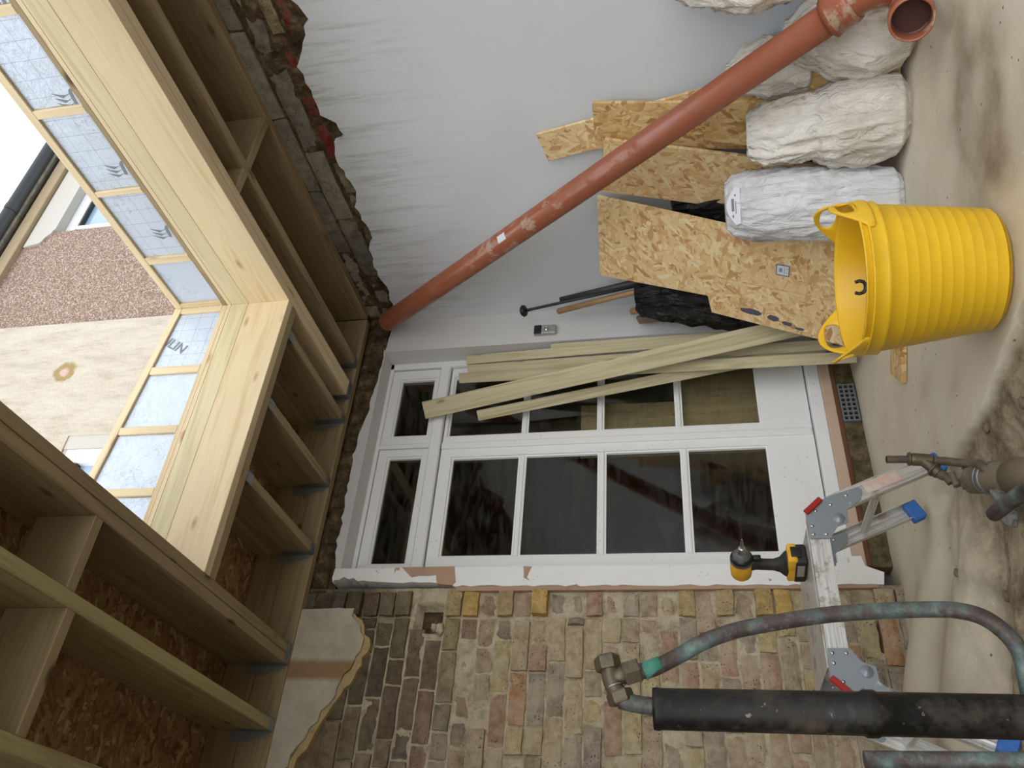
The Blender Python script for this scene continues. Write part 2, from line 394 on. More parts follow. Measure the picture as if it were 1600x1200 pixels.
M_SILVER = plain('satin_silver', srgb(178, 178, 176), 0.35, 0.6)
def glass_mat():
    t = NT('old_window_glass'); t.n.remove(t.b)
    g = t.new('ShaderNodeBsdfGlossy'); g.inputs['Roughness'].default_value = 0.04; g.inputs['Color'].default_value = (0.9, 0.92, 0.95, 1)
    tr = t.new('ShaderNodeBsdfTransparent'); tr.inputs['Color'].default_value = (0.90, 0.88, 0.82, 1)
    fr = t.new('ShaderNodeFresnel'); fr.inputs['IOR'].default_value = 1.5
    mx = t.new('ShaderNodeMixShader'); t.l.new(fr.outputs[0], mx.inputs[0]); t.l.new(tr.outputs[0], mx.inputs[1]); t.l.new(g.outputs[0], mx.inputs[2])
    d = t.new('ShaderNodeBsdfDiffuse'); d.inputs['Color'].default_value = (*srgb(120, 118, 110), 1)
    n = t.noise(t.obj((2, 2, 9), rot=(0, 0.6, 0)), 3, 6, 0.7, 1.0)
    mx2 = t.new('ShaderNodeMixShader'); t.l.new(t.math('MULTIPLY', t.ramp(n, [(0.45, 0.0), (0.8, 1.0)]), 0.16), mx2.inputs[0])
    t.l.new(mx.outputs[0], mx2.inputs[1]); t.l.new(d.outputs[0], mx2.inputs[2])
    t.l.new(mx2.outputs[0], t.out.inputs[0]); return t.m
M_GLASS = glass_mat()
M_WINGLASS = plain('upper_window_glass', srgb(150, 172, 196), 0.08, 0.0, spec=0.8)

# ------------------------------------------------------------------ object helpers
def tag(o, label=None, cat=None, group=None, kind=None):
    if label: o['label'] = label
    if cat: o['category'] = cat
    if group: o['group'] = group
    if kind: o['kind'] = kind
    return o
def empty(name, loc=(0, 0, 0), **k):
    o = bpy.data.objects.new(name, None); COL.objects.link(o); o.location = loc; o.empty_display_size = 0.05
    return tag(o, **k)
def link(name, me, mat, parent=None, mw=None, smooth=False, **k):
    o = bpy.data.objects.new(name, me); COL.objects.link(o)
    mats = mat if isinstance(mat, (list, tuple)) else [mat]
    for m in mats: me.materials.append(m)
    if smooth:
        for p in me.polygons: p.use_smooth = True
    mw = mw if mw is not None else Matrix.Identity(4)
    if parent is not None:
        o.parent = parent
        # world matrix of a (maybe nested) parent from its basis chain
        pm = Matrix.Identity(4); q = parent
        chain = []
        while q is not None: chain.append(q); q = q.parent
        for q in reversed(chain): pm = pm @ q.matrix_basis
        o.matrix_basis = pm.inverted() @ mw
    else: o.matrix_basis = mw
    return tag(o, **k)
def bm_me(bm, name='m'):
    bmesh.ops.recalc_face_normals(bm, faces=bm.faces)
    me = bpy.data.meshes.new(name); bm.to_mesh(me); bm.free(); return me
def box_bm(bm, x0, x1, y0, y1, z0, z1, mi=0):
    vs = [bm.verts.new(p) for p in [(x0, y0, z0), (x1, y0, z0), (x1, y1, z0), (x0, y1, z0), (x0, y0, z1), (x1, y0, z1), (x1, y1, z1), (x0, y1, z1)]]
    for f in [(0, 3, 2, 1), (4, 5, 6, 7), (0, 1, 5, 4), (1, 2, 6, 5), (2, 3, 7, 6), (3, 0, 4, 7)]:
        fc = bm.faces.new([vs[i] for i in f]); fc.material_index = mi
def bevel(bm, w, seg=1):
    if w > 0: bmesh.ops.bevel(bm, geom=list(bm.edges), offset=w, segments=seg, affect='EDGES', profile=0.5, clamp_overlap=True)
def box(name, x0, x1, y0, y1, z0, z1, mat, parent=None, bev=0.0, **k):
    """axis-aligned box whose local X runs along its longest side"""
    c = Vector(((x0 + x1) / 2, (y0 + y1) / 2, (z0 + z1) / 2)); d = Vector((abs(x1 - x0), abs(y1 - y0), abs(z1 - z0)))
    i = max(range(3), key=lambda a: d[a])
    R = [Matrix.Identity(3), Matrix(((0, -1, 0), (1, 0, 0), (0, 0, 1))), Matrix(((0, 0, -1), (0, 1, 0), (1, 0, 0)))][i]
    ld = [d, Vector((d[1], d[0], d[2])), Vector((d[2], d[1], d[0]))][i]
    bm = bmesh.new(); box_bm(bm, -ld[0]/2, ld[0]/2, -ld[1]/2, ld[1]/2, -ld[2]/2, ld[2]/2); bevel(bm, bev)
    mw = R.to_4x4(); mw.translation = c
    return link(name, bm_me(bm, name), mat, parent, mw, **k)
def frame_from(P0, P1, upv=(0, 0, 1)):
    P0 = Vector(P0); P1 = Vector(P1); x = (P1 - P0).normalized(); u = Vector(upv)
    z = (u - x * u.dot(x)); z = z.normalized() if z.length > 1e-4 else Vector((0, 1, 0)); y = z.cross(x)
    m = Matrix((x, y, z)).transposed().to_4x4(); m.translation = (P0 + P1) / 2
    return m, (P1 - P0).length
def beam(name, P0, P1, w, h, mat, parent=None, upv=(0, 0, 1), bev=0.002, **k):
    m, L = frame_from(P0, P1, upv)
    bm = bmesh.new(); box_bm(bm, -L/2, L/2, -w/2, w/2, -h/2, h/2); bevel(bm, bev)
    return link(name, bm_me(bm, name), mat, parent, m, **k)
def tube_me(pts, rad, seg=20, cap=True, inner=None):
    """swept tube through pts (list of Vector), rad number or list"""
    pts = [Vector(p) for p in pts]; n = len(pts); rad = [rad[min(len(rad)-1, int(i*len(rad)/n))] for i in range(n)] if isinstance(rad, (list, tuple)) else [rad] * n
    T = [(pts[min(i + 1, n - 1)] - pts[max(i - 1, 0)]).normalized() for i in range(n)]
    a = Vector((0, 0, 1)) if abs(T[0].z) < 0.9 else Vector((1, 0, 0)); N = (a - T[0] * a.dot(T[0])).normalized()
    vs, fs = [], []
    for i in range(n):
        N = (N - T[i] * N.dot(T[i])).normalized(); B = T[i].cross(N)
        for j in range(seg):
            t = 2 * PI * j / seg; vs.append(tuple(pts[i] + (N * math.cos(t) + B * math.sin(t)) * rad[i]))
    for i in range(n - 1):
        for j in range(seg):
            k = (j + 1) % seg; fs.append((i*seg+j, i*seg+k, (i+1)*seg+k, (i+1)*seg+j))
    if cap: fs.append(tuple(range(seg))[::-1]); fs.append(tuple((n-1)*seg + j for j in range(seg)))
    me = bpy.data.meshes.new('tube'); me.from_pydata(vs, [], fs); me.update()
    for p in me.polygons: p.use_smooth = len(p.vertices) == 4
    return me
def tube(name, pts, rad, mat, parent=None, seg=20, cap=True, origin=None, **k):
    o = Vector(origin) if origin is not None else Vector(pts[0])
    me = tube_me([Vector(p) - o for p in pts], rad, seg, cap)
    return link(name, me, mat, parent, Matrix.Translation(o), **k)
def spline(ctrl, n=40):
    P = [Vector(c) for c in ctrl]; P = [2*P[0]-P[1]] + P + [2*P[-1]-P[-2]]; out = []
    segs = len(P) - 3
    for s in range(segs):
        for i in range(n // segs):
            t = i / (n // segs); a, b, c, d = P[s:s+4]
            out.append(0.5*((2*b) + (c-a)*t + (2*a-5*b+4*c-d)*t*t + (-a+3*b-3*c+d)*t**3))
    out.append(P[-2]); return out
def lathe_me(prof, seg=64, close=False):
    vs, fs = [], []
    for r, z in prof:
        for j in range(seg):
            t = 2*PI*j/seg; vs.append((r*math.cos(t), r*math.sin(t), z))
    n = len(prof)
    for i in range(n - 1):
        for j in range(seg):
            k = (j+1) % seg; fs.append((i*seg+j, i*seg+k, (i+1)*seg+k, (i+1)*seg+j))
    me = bpy.data.meshes.new('lathe'); me.from_pydata(vs, [], fs); me.update()
    for p in me.polygons: p.use_smooth = True
    return me
def prism_me(poly, d0, d1, axis):
    """extrude a 2D polygon along axis ('x': poly=(y,z), 'y': poly=(x,z), 'z': poly=(x,y))"""
    f = {'x': lambda p, d: (d, p[0], p[1]), 'y': lambda p, d: (p[0], d, p[1]), 'z': lambda p, d: (p[0], p[1], d)}[axis]
    bm = bmesh.new(); a = [bm.verts.new(f(p, d0)) for p in poly]; b = [bm.verts.new(f(p, d1)) for p in poly]
    n = len(poly)
    for i in range(n): bm.faces.new((a[i], a[(i+1) % n], b[(i+1) % n], b[i]))
    tris = tessellate_polygon([[Vector((p[0], p[1], 0)) for p in poly]])
    for t in tris:
        try: bm.faces.new([a[i] for i in t]); bm.faces.new([b[i] for i in t][::-1])
        except ValueError: pass
    return bm_me(bm)
def prism(name, poly, d0, d1, axis, mat, parent=None, **k):
    me = prism_me(poly, d0, d1, axis)
    c = sum((v.co for v in me.vertices), Vector()) / len(me.vertices)
    return link(name, me, mat, parent, **k)
def text_me(s, size, depth=0.0006):
    cu = bpy.data.curves.new('t', 'FONT'); cu.body = s; cu.size = size; cu.extrude = depth
    cu.offset = size * 0.015
    o = bpy.data.objects.new('t', cu); COL.objects.link(o)
    dg = bpy.context.evaluated_depsgraph_get(); me = bpy.data.meshes.new_from_object(o.evaluated_get(dg))
    bpy.data.objects.remove(o); return me
def jag(a, b, n, amp, rnd):
    a = Vector(a); b = Vector(b); d = b - a; p = Vector((-d.y, d.x)).normalized(); out = []
    for i in range(n):
        t = i / n; out.append(a + d * t + p * rnd.uniform(-amp, amp))
    return [tuple(v) for v in out]

# ------------------------------------------------------------------ SETTING: floor
def smooth(a, b, x):
    t = min(1, max(0, (x - a) / (b - a))); return t * t * (3 - 2 * t)
edge_pts = [(2.9, 1.56), (2.53, 1.523), (2.24, 1.482), (2.0, 1.50), (1.8, 1.52), (1.2, 1.60), (0.2, 1.7)]   # (Y, X): right edge of the broken patch
def edge_x(y):
    for (ya, xa), (yb, xb) in zip(edge_pts, edge_pts[1:]):
        if yb <= y <= ya: return xb + (xa - xb) * (y - yb) / (ya - yb)
    return edge_pts[0][1] if y > edge_pts[0][0] else edge_pts[-1][1]
def ground(x, y):
    P = Vector((x, y, 0))
    ex = edge_x(y) + 0.012 * noise.noise(P * 14)
    inside = smooth(ex - 0.008, ex - 0.03, x) * smooth(2.95, 2.75, y)          # 1 = broken earth patch
    h = 0.004 * noise.noise(P * 1.7)
    lump = 0.5 * noise.noise(P * 5 + Vector((3, 1, 0))) + 0.3 * noise.noise(P * 11) + 0.2 * noise.noise(P * 27)
    hb = -0.026 + 0.042 * lump
    # smooth cement slope that climbs towards the brick wall on the left
    cl = smooth(1.55, 0.75, x) * smooth(2.35, 3.3, y)
    hb = hb * (1 - smooth(2.5, 3.0, y) * smooth(1.5, 1.2, x) * 0.8)
    u = (x - 0.5) * 0.5 + (y - 3.0) * 0.85
    fold = 0.030 * math.sin(u * 15.0 + 1.2 * noise.noise(P * 2.0)) * smooth(1.45, 1.0, x) * smooth(2.2, 2.6, y)
    trench = -0.07 * math.exp(-(((x - 1.16) / 0.20) ** 2 + ((y - 2.18) / 0.13) ** 2)) - 0.05 * math.exp(-(((x - 1.02) / 0.12) ** 2 + ((y - 1.92) / 0.22) ** 2))
    h += inside * hb + 0.11 * cl + fold + trench * inside
    m1 = inside * (1 - 0.75 * smooth(2.45, 2.75, y))
    w1 = math.exp(-(((x - 2.08) / 0.30) ** 2 + ((y - 1.62) / 0.24) ** 2)) * 1.9
    w1 += 0.5 * math.exp(-(((x - 1.85) / 0.05) ** 2 + ((y - 2.62) / 0.12) ** 2)) + 0.5 * math.exp(-(((x - 1.66) / 0.04) ** 2 + ((y - 2.32) / 0.1) ** 2))
    w1 += 1.0 * math.exp(-(((x - 1.30) / 0.05) ** 2 + ((y - 3.22) / 0.07) ** 2)) + 0.7 * smooth(3.44, 3.56, y) * smooth(1.9, 1.4, x)
    w = min(1, w1 * (0.7 + 0.6 * noise.noise(P * 6)))
    return h, m1, max(0, min(1, w))
X0, X1, Y0, Y1, ST = -1.6, 3.2, 0.0, 3.68, 0.0125
nx = int((X1 - X0) / ST) + 1; ny = int((Y1 - Y0) / ST) + 1
vs = []; cols = []
for j in range(ny):
    for i in range(nx):
        x = X0 + i * ST; y = Y0 + j * ST
        h, a, b = ground(x, y); vs.append((x, y, h)); cols.append((a, b, 0, 1))
fs = [(j*nx+i, j*nx+i+1, (j+1)*nx+i+1, (j+1)*nx+i) for j in range(ny-1) for i in range(nx-1)]
me = bpy.data.meshes.new('floor'); me.from_pydata(vs, [], fs); me.update()
ca = me.color_attributes.new('Col', 'FLOAT_COLOR', 'POINT'); ca.data.foreach_set('color', [c for q in cols for c in q])
link('floor', me, M_FLOOR, smooth=True, kind='structure')
bm = bmesh.new(); box_bm(bm, -1.6, 3.2, -2.0, 0.0, -0.1, 0.0); box_bm(bm, -9, 12, -12, -2.0, -0.12, -0.03)
gm = bm_me(bm); ca = gm.color_attributes.new('Col', 'FLOAT_COLOR', 'POINT')
link('floor', gm, M_FLOOR, kind='structure')

# ------------------------------------------------------------------ SETTING: brick rows
def brick_rows(rows, palette, yfront, smear, seed, axis='y', depth=0.09, jit=0.006, skip=None, proud=None):
    """rows: list of (z0, z1, a0, a1, Lmin, Lmax); bricks run along X (axis y) or Y (axis x)"""
    rnd = random.Random(seed); vs, fs, cs = [], [], []
    for (z0, z1, a0, a1, lmin, lmax, off) in rows:
        a = a0 - off
        while a < a1:
            L = rnd.choice([lmin, lmax, lmax]) if lmin != lmax else lmin
            b = min(a + L, a1); aa = max(a, a0)
            if b - aa > 0.03 and not (skip and skip((aa+b)/2, (z0+z1)/2)):
                g = 0.006
                x0, x1, zz0, zz1 = aa + g, b - g, z0 + g, z1 - g
                pf = rnd.gauss(0, jit) + (proud((aa+b)/2, (z0+z1)/2) if proud else 0)
                col, al = palette((aa+b)/2, (z0+z1)/2, rnd)
                nn = 5; mm = 4                       # front face as a grid so edges can be ragged
                base = len(vs)
                for q in range(mm + 1):
                    for p in range(nn + 1):
                        xx = x0 + (x1-x0)*p/nn; zz = z0 + g + (zz1-zz0)*q/mm
                        eb = 0.0
                        if p in (0, nn) or q in (0, mm): eb = 0.007
                        nz = noise.noise(Vector((xx*23, zz*23, seed))) * 0.006
                        if p in (0, nn): xx += noise.noise(Vector((xx*9, zz*31, 5.5))) * 0.006
                        if q in (0, mm): zz += noise.noise(Vector((xx*27, zz*9, 7.5))) * 0.005
                        d = -pf + eb + nz
                        vs.append((xx, d, zz))
                for p in range(nn + 1):
                    pass
                for q in range(mm):
                    for p in range(nn):
                        i0 = base + q*(nn+1) + p; fs.append((i0, i0+1, i0+nn+2, i0+nn+1))
                ring = [base + p for p in range(nn+1)] + [base + q*(nn+1) + nn for q in range(1, mm+1)] + [base + mm*(nn+1) + p for p in range(nn-1, -1, -1)] + [base + q*(nn+1) for q in range(mm-1, 0, -1)]
                rb = len(vs)
                for i in ring: vs.append((vs[i][0], depth, vs[i][2]))
                for k in range(len(ring)):
                    k2 = (k+1) % len(ring); fs.append((ring[k], rb+k, rb+k2, ring[k2]))
                cnt = len(vs) - base; cs += [(*col, al)] * cnt
            a += L
    if axis == 'y': vs = [(x, yfront + d, z) for x, d, z in vs]
    else: vs = [(yfront + d, x, z) for x, d, z in vs]
    me = bpy.data.meshes.new('bricks'); me.from_pydata(vs, [], fs); me.update()
    ca = me.color_attributes.new('Col', 'FLOAT_COLOR', 'POINT'); ca.data.foreach_set('color', [c for q in cs for c in q])
    return me
def grid_sheet(a0, a1, z0, z1, pos, axis, amp, st=0.02, freq=9, seed=0, hole=None, sign=1):
    na = max(2, int((a1-a0)/st)); nz = max(2, int((z1-z0)/st)); vs = []; fs = []
    for q in range(nz+1):
        for p in range(na+1):
            a = a0+(a1-a0)*p/na; z = z0+(z1-z0)*q/nz
            d = pos + amp*noise.noise(Vector((a*freq, z*freq, seed))) + amp*0.6*noise.noise(Vector((a*freq*3, z*freq*3, seed+4)))
            if hole: d += hole(a, z)
            vs.append((a, d, z) if axis == 'y' else (d, a, z))
    for q in range(nz):
        for p in range(na):
            i = q*(na+1)+p; fs.append((i, i+1, i+na+2, i+na+1))
    me = bpy.data.meshes.new('sheet'); me.from_pydata(vs, [], fs); me.update(); return me

CZ = 0.0805
def zrow(k): return 0.13 + k * CZ - 2 * CZ
def pal_stock(x, z, r):
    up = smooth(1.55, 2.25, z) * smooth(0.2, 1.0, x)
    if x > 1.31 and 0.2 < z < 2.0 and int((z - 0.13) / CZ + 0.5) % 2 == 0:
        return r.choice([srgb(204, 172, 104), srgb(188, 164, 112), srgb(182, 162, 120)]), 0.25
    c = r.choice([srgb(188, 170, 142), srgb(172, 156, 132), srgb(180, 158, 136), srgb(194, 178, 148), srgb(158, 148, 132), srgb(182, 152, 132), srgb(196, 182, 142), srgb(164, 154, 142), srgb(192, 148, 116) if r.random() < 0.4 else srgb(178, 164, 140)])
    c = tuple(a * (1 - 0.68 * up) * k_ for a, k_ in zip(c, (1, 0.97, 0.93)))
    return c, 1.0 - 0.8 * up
def skip_stock(x, z):
    if 1.24 < x < 1.40 and 1.99 < z < 2.13: return True            # putlog hole
    if 1.36 < x < 1.42 and 0.17 < z < 0.24: return True
    if z > 2.34 - 1.0 * max(0, 1.30 - x) + 0.0 and False: return True
    return False
def proud_stock(x, z):
    k = int((z - 0.13) / CZ + 0.5)
    if x > 1.31: return 0.022 if k % 2 == 0 else -0.006
    return 0.0
rows = []
rr = random.Random(3)
for k in range(0, 34):
    z0 = zrow(k); z1 = z0 + CZ
    if z0 > 2.66: break
    rows.append((max(z0, -0.02), z1, -1.6, 1.312, 0.115, 0.225, rr.uniform(0, 0.22)))
    rows.append((max(z0, -0.02), z1, 1.312, 1.435, 0.123, 0.123, 0))
wb = empty('wall_back', (0, 3.5, 0), kind='structure')
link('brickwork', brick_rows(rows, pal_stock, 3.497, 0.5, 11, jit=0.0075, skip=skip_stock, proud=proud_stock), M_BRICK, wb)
def hole_stock(a, z):
    d = 0
    if 1.24 < a < 1.38 and 2.0 < z < 2.12: d += 0.10
    if 1.36 < a < 1.42 and 0.17 < z < 0.24: d += 0.06
    if 1.17 < a < 1.30 and 0.10 < z < 0.135: d += 0.06
    return d
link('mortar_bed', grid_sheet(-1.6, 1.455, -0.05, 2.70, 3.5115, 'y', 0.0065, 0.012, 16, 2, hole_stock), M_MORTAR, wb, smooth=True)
# patch of old cream plaster high on the brick wall, with its yellowish thick broken edge
rnd = random.Random(5)
pp = jag((1.335, 2.58), (1.335, 2.42), 5, 0.008, rnd) + jag((1.335, 2.42), (1.17, 2.33), 6, 0.012, rnd) + jag((1.17, 2.33), (0.95, 2.43), 8, 0.012, rnd) + jag((0.95, 2.43), (0.62, 2.60), 9, 0.012, rnd) + [(0.60, 2.70), (1.335, 2.70)]
def patch_mat():
    t = NT('stained_old_plaster'); P = t.obj((1, 1, 1), rnd=False); n = t.noise(P, 9, 6, 0.7)
    c = t.ramp(n, [(0.3, srgb(168, 158, 140)), (0.6, srgb(190, 182, 164))])
    x = t.sep(P)[0]; d = t.math('ABSOLUTE', t.math('SUBTRACT', x, 1.055))
    d = t.math('ADD', d, t.math('MULTIPLY', t.math('SUBTRACT', t.noise(P, 30, 4), 0.5), 0.02))
    c = t.mix(t.ramp(d, [(0.03, 0.8), (0.055, 0.0)]), c, srgb(140, 102, 62))
    t.bump(n, 0.4, 0.01); return t.fin(c, 0.9, 0, 0.1)
prism('plaster_patch', pp, 3.462, 3.51, 'y', patch_mat(), wb, label='cream plaster patch with a brown stain')
pe = [(1.337, 2.44)] + jag((1.337, 2.41), (1.17, 2.305), 6, 0.012, rnd) + jag((1.17, 2.305), (0.95, 2.40), 8, 0.012, rnd) + jag((0.95, 2.40), (0.55, 2.60), 9, 0.012, rnd) + [(0.58, 2.62), (0.955, 2.445), (1.17, 2.345), (1.32, 2.43)]
prism('plaster_edge', pe, 3.476, 3.51, 'y', plain('yellow_backing_coat', srgb(176, 156, 110), 0.95, bump=0.6, dirt=srgb(112, 92, 60), dscale=14), wb)
# rubble band between the ledger and the door head
link('rubble_band', grid_sheet(1.33, 3.14, 2.548, 2.99, 3.515, 'y', 0.016, 0.012, 14, 9), M_RUBBLE, wb, smooth=True)
bm = bmesh.new(); r2 = random.Random(4); a = 1.34
while a < 3.1:
    L = r2.uniform(0.09, 0.21); box_bm(bm, a, min(a+L-0.012, 3.12), 3.506 + r2.uniform(-.004, .008), 3.6, 2.592, 2.665); a += L
bevel(bm, 0.005); link('soot_bricks', bm_me(bm), M_RUBBLE, wb)
# white render strip on the left of the door frame, broken where it meets the brick
rs = [(1.545, 0.20), (1.545, 2.52), (1.545, 2.555)] + [(1.50, 2.56)] + jag((1.478, 2.555), (1.50, 2.50), 5, 0.008, rnd) + jag((1.50, 2.50), (1.47, 2.35), 6, 0.006, rnd) + jag((1.472, 2.20), (1.47, 1.94), 6, 0.004, rnd) + jag((1.452, 1.94), (1.446, 0.10), 50, 0.004, rnd) + [(1.446, 0.08), (1.50, 0.07), (1.53, 0.14), (1.575, 0.15), (1.575, 0.20)]
prism('render_strip', rs, 3.478, 3.66, 'y', M_STRIP, wb)
tan = [(1.547, 2.215), (1.548, 1.955), (1.47, 1.94), (1.455, 1.955), (1.462, 2.03)] + jag((1.503, 2.04), (1.498, 2.20), 4, 0.004, rnd)
prism('bare_patch', tan, 3.4755, 3.50, 'y', M_STRIP2, wb, label='bare tan patch where the white render has fallen off')
prism('bare_patch', [(1.545, 1.625), (1.543, 1.585), (1.515, 1.597), (1.49, 1.605), (1.475, 1.59), (1.49, 1.62), (1.515, 1.62)], 3.4755, 3.50, 'y', M_STRIP2, wb, label='small tan chip in the white render')
prism('plaster_edge', [(1.452, 0.10), (1.452, 1.94), (1.43, 1.93), (1.434, 0.10)], 3.484, 3.52, 'y', M_STRIP2, wb)
# right side of the doorway: front strip, reveal and head soffit
prism('plaster_strip', [(2.90, -0.02), (3.14, -0.02), (3.14, 2.52), (3.0, 2.535), (2.90, 2.54)], 3.50, 3.66, 'y', M_REVEAL, wb)
hd = [(1.545, 2.535), (2.905, 2.535)] + jag((2.92, 2.545), (2.67, 2.55), 8, 0.006, rnd) + jag((2.67, 2.55), (2.2, 2.60), 14, 0.008, rnd) + jag((2.2, 2.60), (1.58, 2.575), 20, 0.01, rnd) + [(1.545, 2.56)]
prism('plaster_head', hd, 3.497, 3.66, 'y', M_REVEAL, wb)
box('house_wall', -1.6, 1.44, 3.60, 3.75, -0.1, 2.99, M_RUBBLE, wb)
box('house_wall', 3.12, 4.6, 3.52, 3.75, -0.1, 2.99, M_RUBBLE, wb)

# right wall: masonry core, jagged plaster sheet
wr = empty('wall_right', (3.13, 1.0, 0), kind='structure')
pts = [(-2.0, 2.36), (-0.5, 2.30), (0.6, 2.34), (1.2, 2.31), (1.45, 2.34), (1.60, 2.292), (1.76, 2.39), (1.80, 2.42), (1.92, 2.41), (2.05, 2.416), (2.10, 2.36), (2.172, 2.344), (2.20, 2.41), (2.34, 2.433), (2.5, 2.40), (2.60, 2.44), (2.72, 2.434), (2.80, 2.42), (2.9, 2.47), (3.10, 2.491), (3.2, 2.47), (3.34, 2.486), (3.51, 2.53)]
top = []
for (a, b) in zip(pts, pts[1:]): top += jag(a, b, max(2, int((b[0]-a[0])/0.03)), 0.009, rnd)
poly = [(-2.0, -0.1), (3.52, -0.1), (3.52, 2.53)] + top[::-1]
prism('plaster', poly, 3.13, 3.158, 'x', M_PLASTER, wr)
def pal_red(x, z, r):
    if z > 2.49: return r.choice([srgb(140, 136, 124), srgb(126, 122, 112), srgb(150, 144, 130)]), 0.4
    if r.random() < 0.62 and x < 2.6: return r.choice([srgb(150, 66, 48), srgb(136, 58, 44), srgb(120, 60, 48)]), 0.25
    return r.choice([srgb(150, 132, 96), srgb(132, 112, 82), srgb(96, 80, 62)]), 0.9
rows = [(2.20, 2.28, -2, 3.5, .11, .22, .05), (2.28, 2.36, -2, 3.5, .11, .22, .1), (2.36, 2.425, -2, 3.5, .11, .22, .02), (2.425, 2.492, -2, 3.5, .11, .22, .07), (2.495, 2.60, -2, 3.5, .44, .44, .13), (2.60, 2.70, -2, 3.5, .44, .44, .33), (2.70, 2.80, -2, 3.5, .44, .44, .1), (2.80, 2.97, -2, 3.5, .44, .44, .2)]
link('masonry', brick_rows(rows, pal_red, 3.172, 0.5, 21, axis='x', jit=0.008), M_BRICK, wr)
link('mortar_bed', grid_sheet(-2.0, 3.52, 2.1, 2.97, 3.178, 'x', 0.010, 0.016, 12, 6), M_RUBBLE, wr, smooth=True)
box('core', 3.26, 3.40, -2.0, 3.7, -0.1, 2.97, M_BLOCK, wr)
# far left wall, out of shot
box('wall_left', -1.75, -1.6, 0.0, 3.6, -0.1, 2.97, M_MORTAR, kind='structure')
# unlit room behind the doors
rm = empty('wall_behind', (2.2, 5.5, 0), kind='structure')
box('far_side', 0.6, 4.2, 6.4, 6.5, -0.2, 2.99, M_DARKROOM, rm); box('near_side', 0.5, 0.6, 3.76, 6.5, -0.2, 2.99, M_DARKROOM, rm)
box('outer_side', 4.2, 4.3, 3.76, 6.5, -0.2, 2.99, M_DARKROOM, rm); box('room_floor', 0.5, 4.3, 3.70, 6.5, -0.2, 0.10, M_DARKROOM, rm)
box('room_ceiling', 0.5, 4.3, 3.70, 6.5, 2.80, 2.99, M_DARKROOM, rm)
for i, (xa, xb, za, zb) in enumerate([(2.42, 2.80, 0.10, 0.91), (2.42, 2.70, 0.92, 1.30), (1.70, 1.86, 1.72, 2.35)]):
    pass
beam('plank', (2.66, 3.80, 0.12), (2.62, 3.78, 0.87), 0.52, 0.02, M_BATTEN, upv=(0, 1, 0), label='wide board leaning behind the bottom right door pane', cat='board')
beam('plank', (2.50, 3.83, 0.12), (2.49, 3.81, 1.42), 0.34, 0.02, M_BATTEN, upv=(0, 1, 0), label='taller board inside the house behind the second pane of the right door', cat='board')

# step, sill, airbrick
st = empty('trim_1', (2.2, 3.6, 0), kind='structure')
link('mossy_step', grid_sheet(1.575, 2.93, -0.03, 0.105, 3.595, 'y', 0.006, 0.012, 10, 3), M_MOSS, st, smooth=True)
bm = bmesh.new(); box_bm(bm, 1.575, 2.93, 3.60, 3.75, -0.05, 0.10); bevel(bm, 0.004); link('step_block', bm_me(bm), M_MOSS, st)
box('brown_edge', 1.575, 2.92, 3.585, 3.75, 0.088, 0.106, M_RUST, st, 0.003)
box('cement_sill', 1.575, 2.91, 3.592, 3.70, 0.104, 0.158, M_PINK, st, 0.006)
box('timber_sill', 1.56, 2.91, 3.60, 3.70, 0.158, 0.222, M_FRAME, st, 0.006)
ab = empty('airbrick', (2.44, 3.585, 0.05), label='grey plastic airbrick grille in the mossy step below the door', cat='airbrick')
bm = bmesh.new(); x0, x1, z0, z1 = 2.335, 2.55, 0.012, 0.085
nc, nr = 8, 3; cw = (x1-x0)/nc; ch = (z1-z0)/nr
for i in range(nc+1): box_bm(bm, x0+i*cw-0.004, x0+i*cw+0.004, 3.572, 3.59, z0-0.004, z1+0.004)
for j in range(nr+1): box_bm(bm, x0, x1, 3.573, 3.59, z0+j*ch-0.004, z0+j*ch+0.004)
link('grille', bm_me(bm), M_GRATE, ab)
box('dark_backing', x0, x1, 3.583, 3.589, z0, z1, M_HOLE, ab)

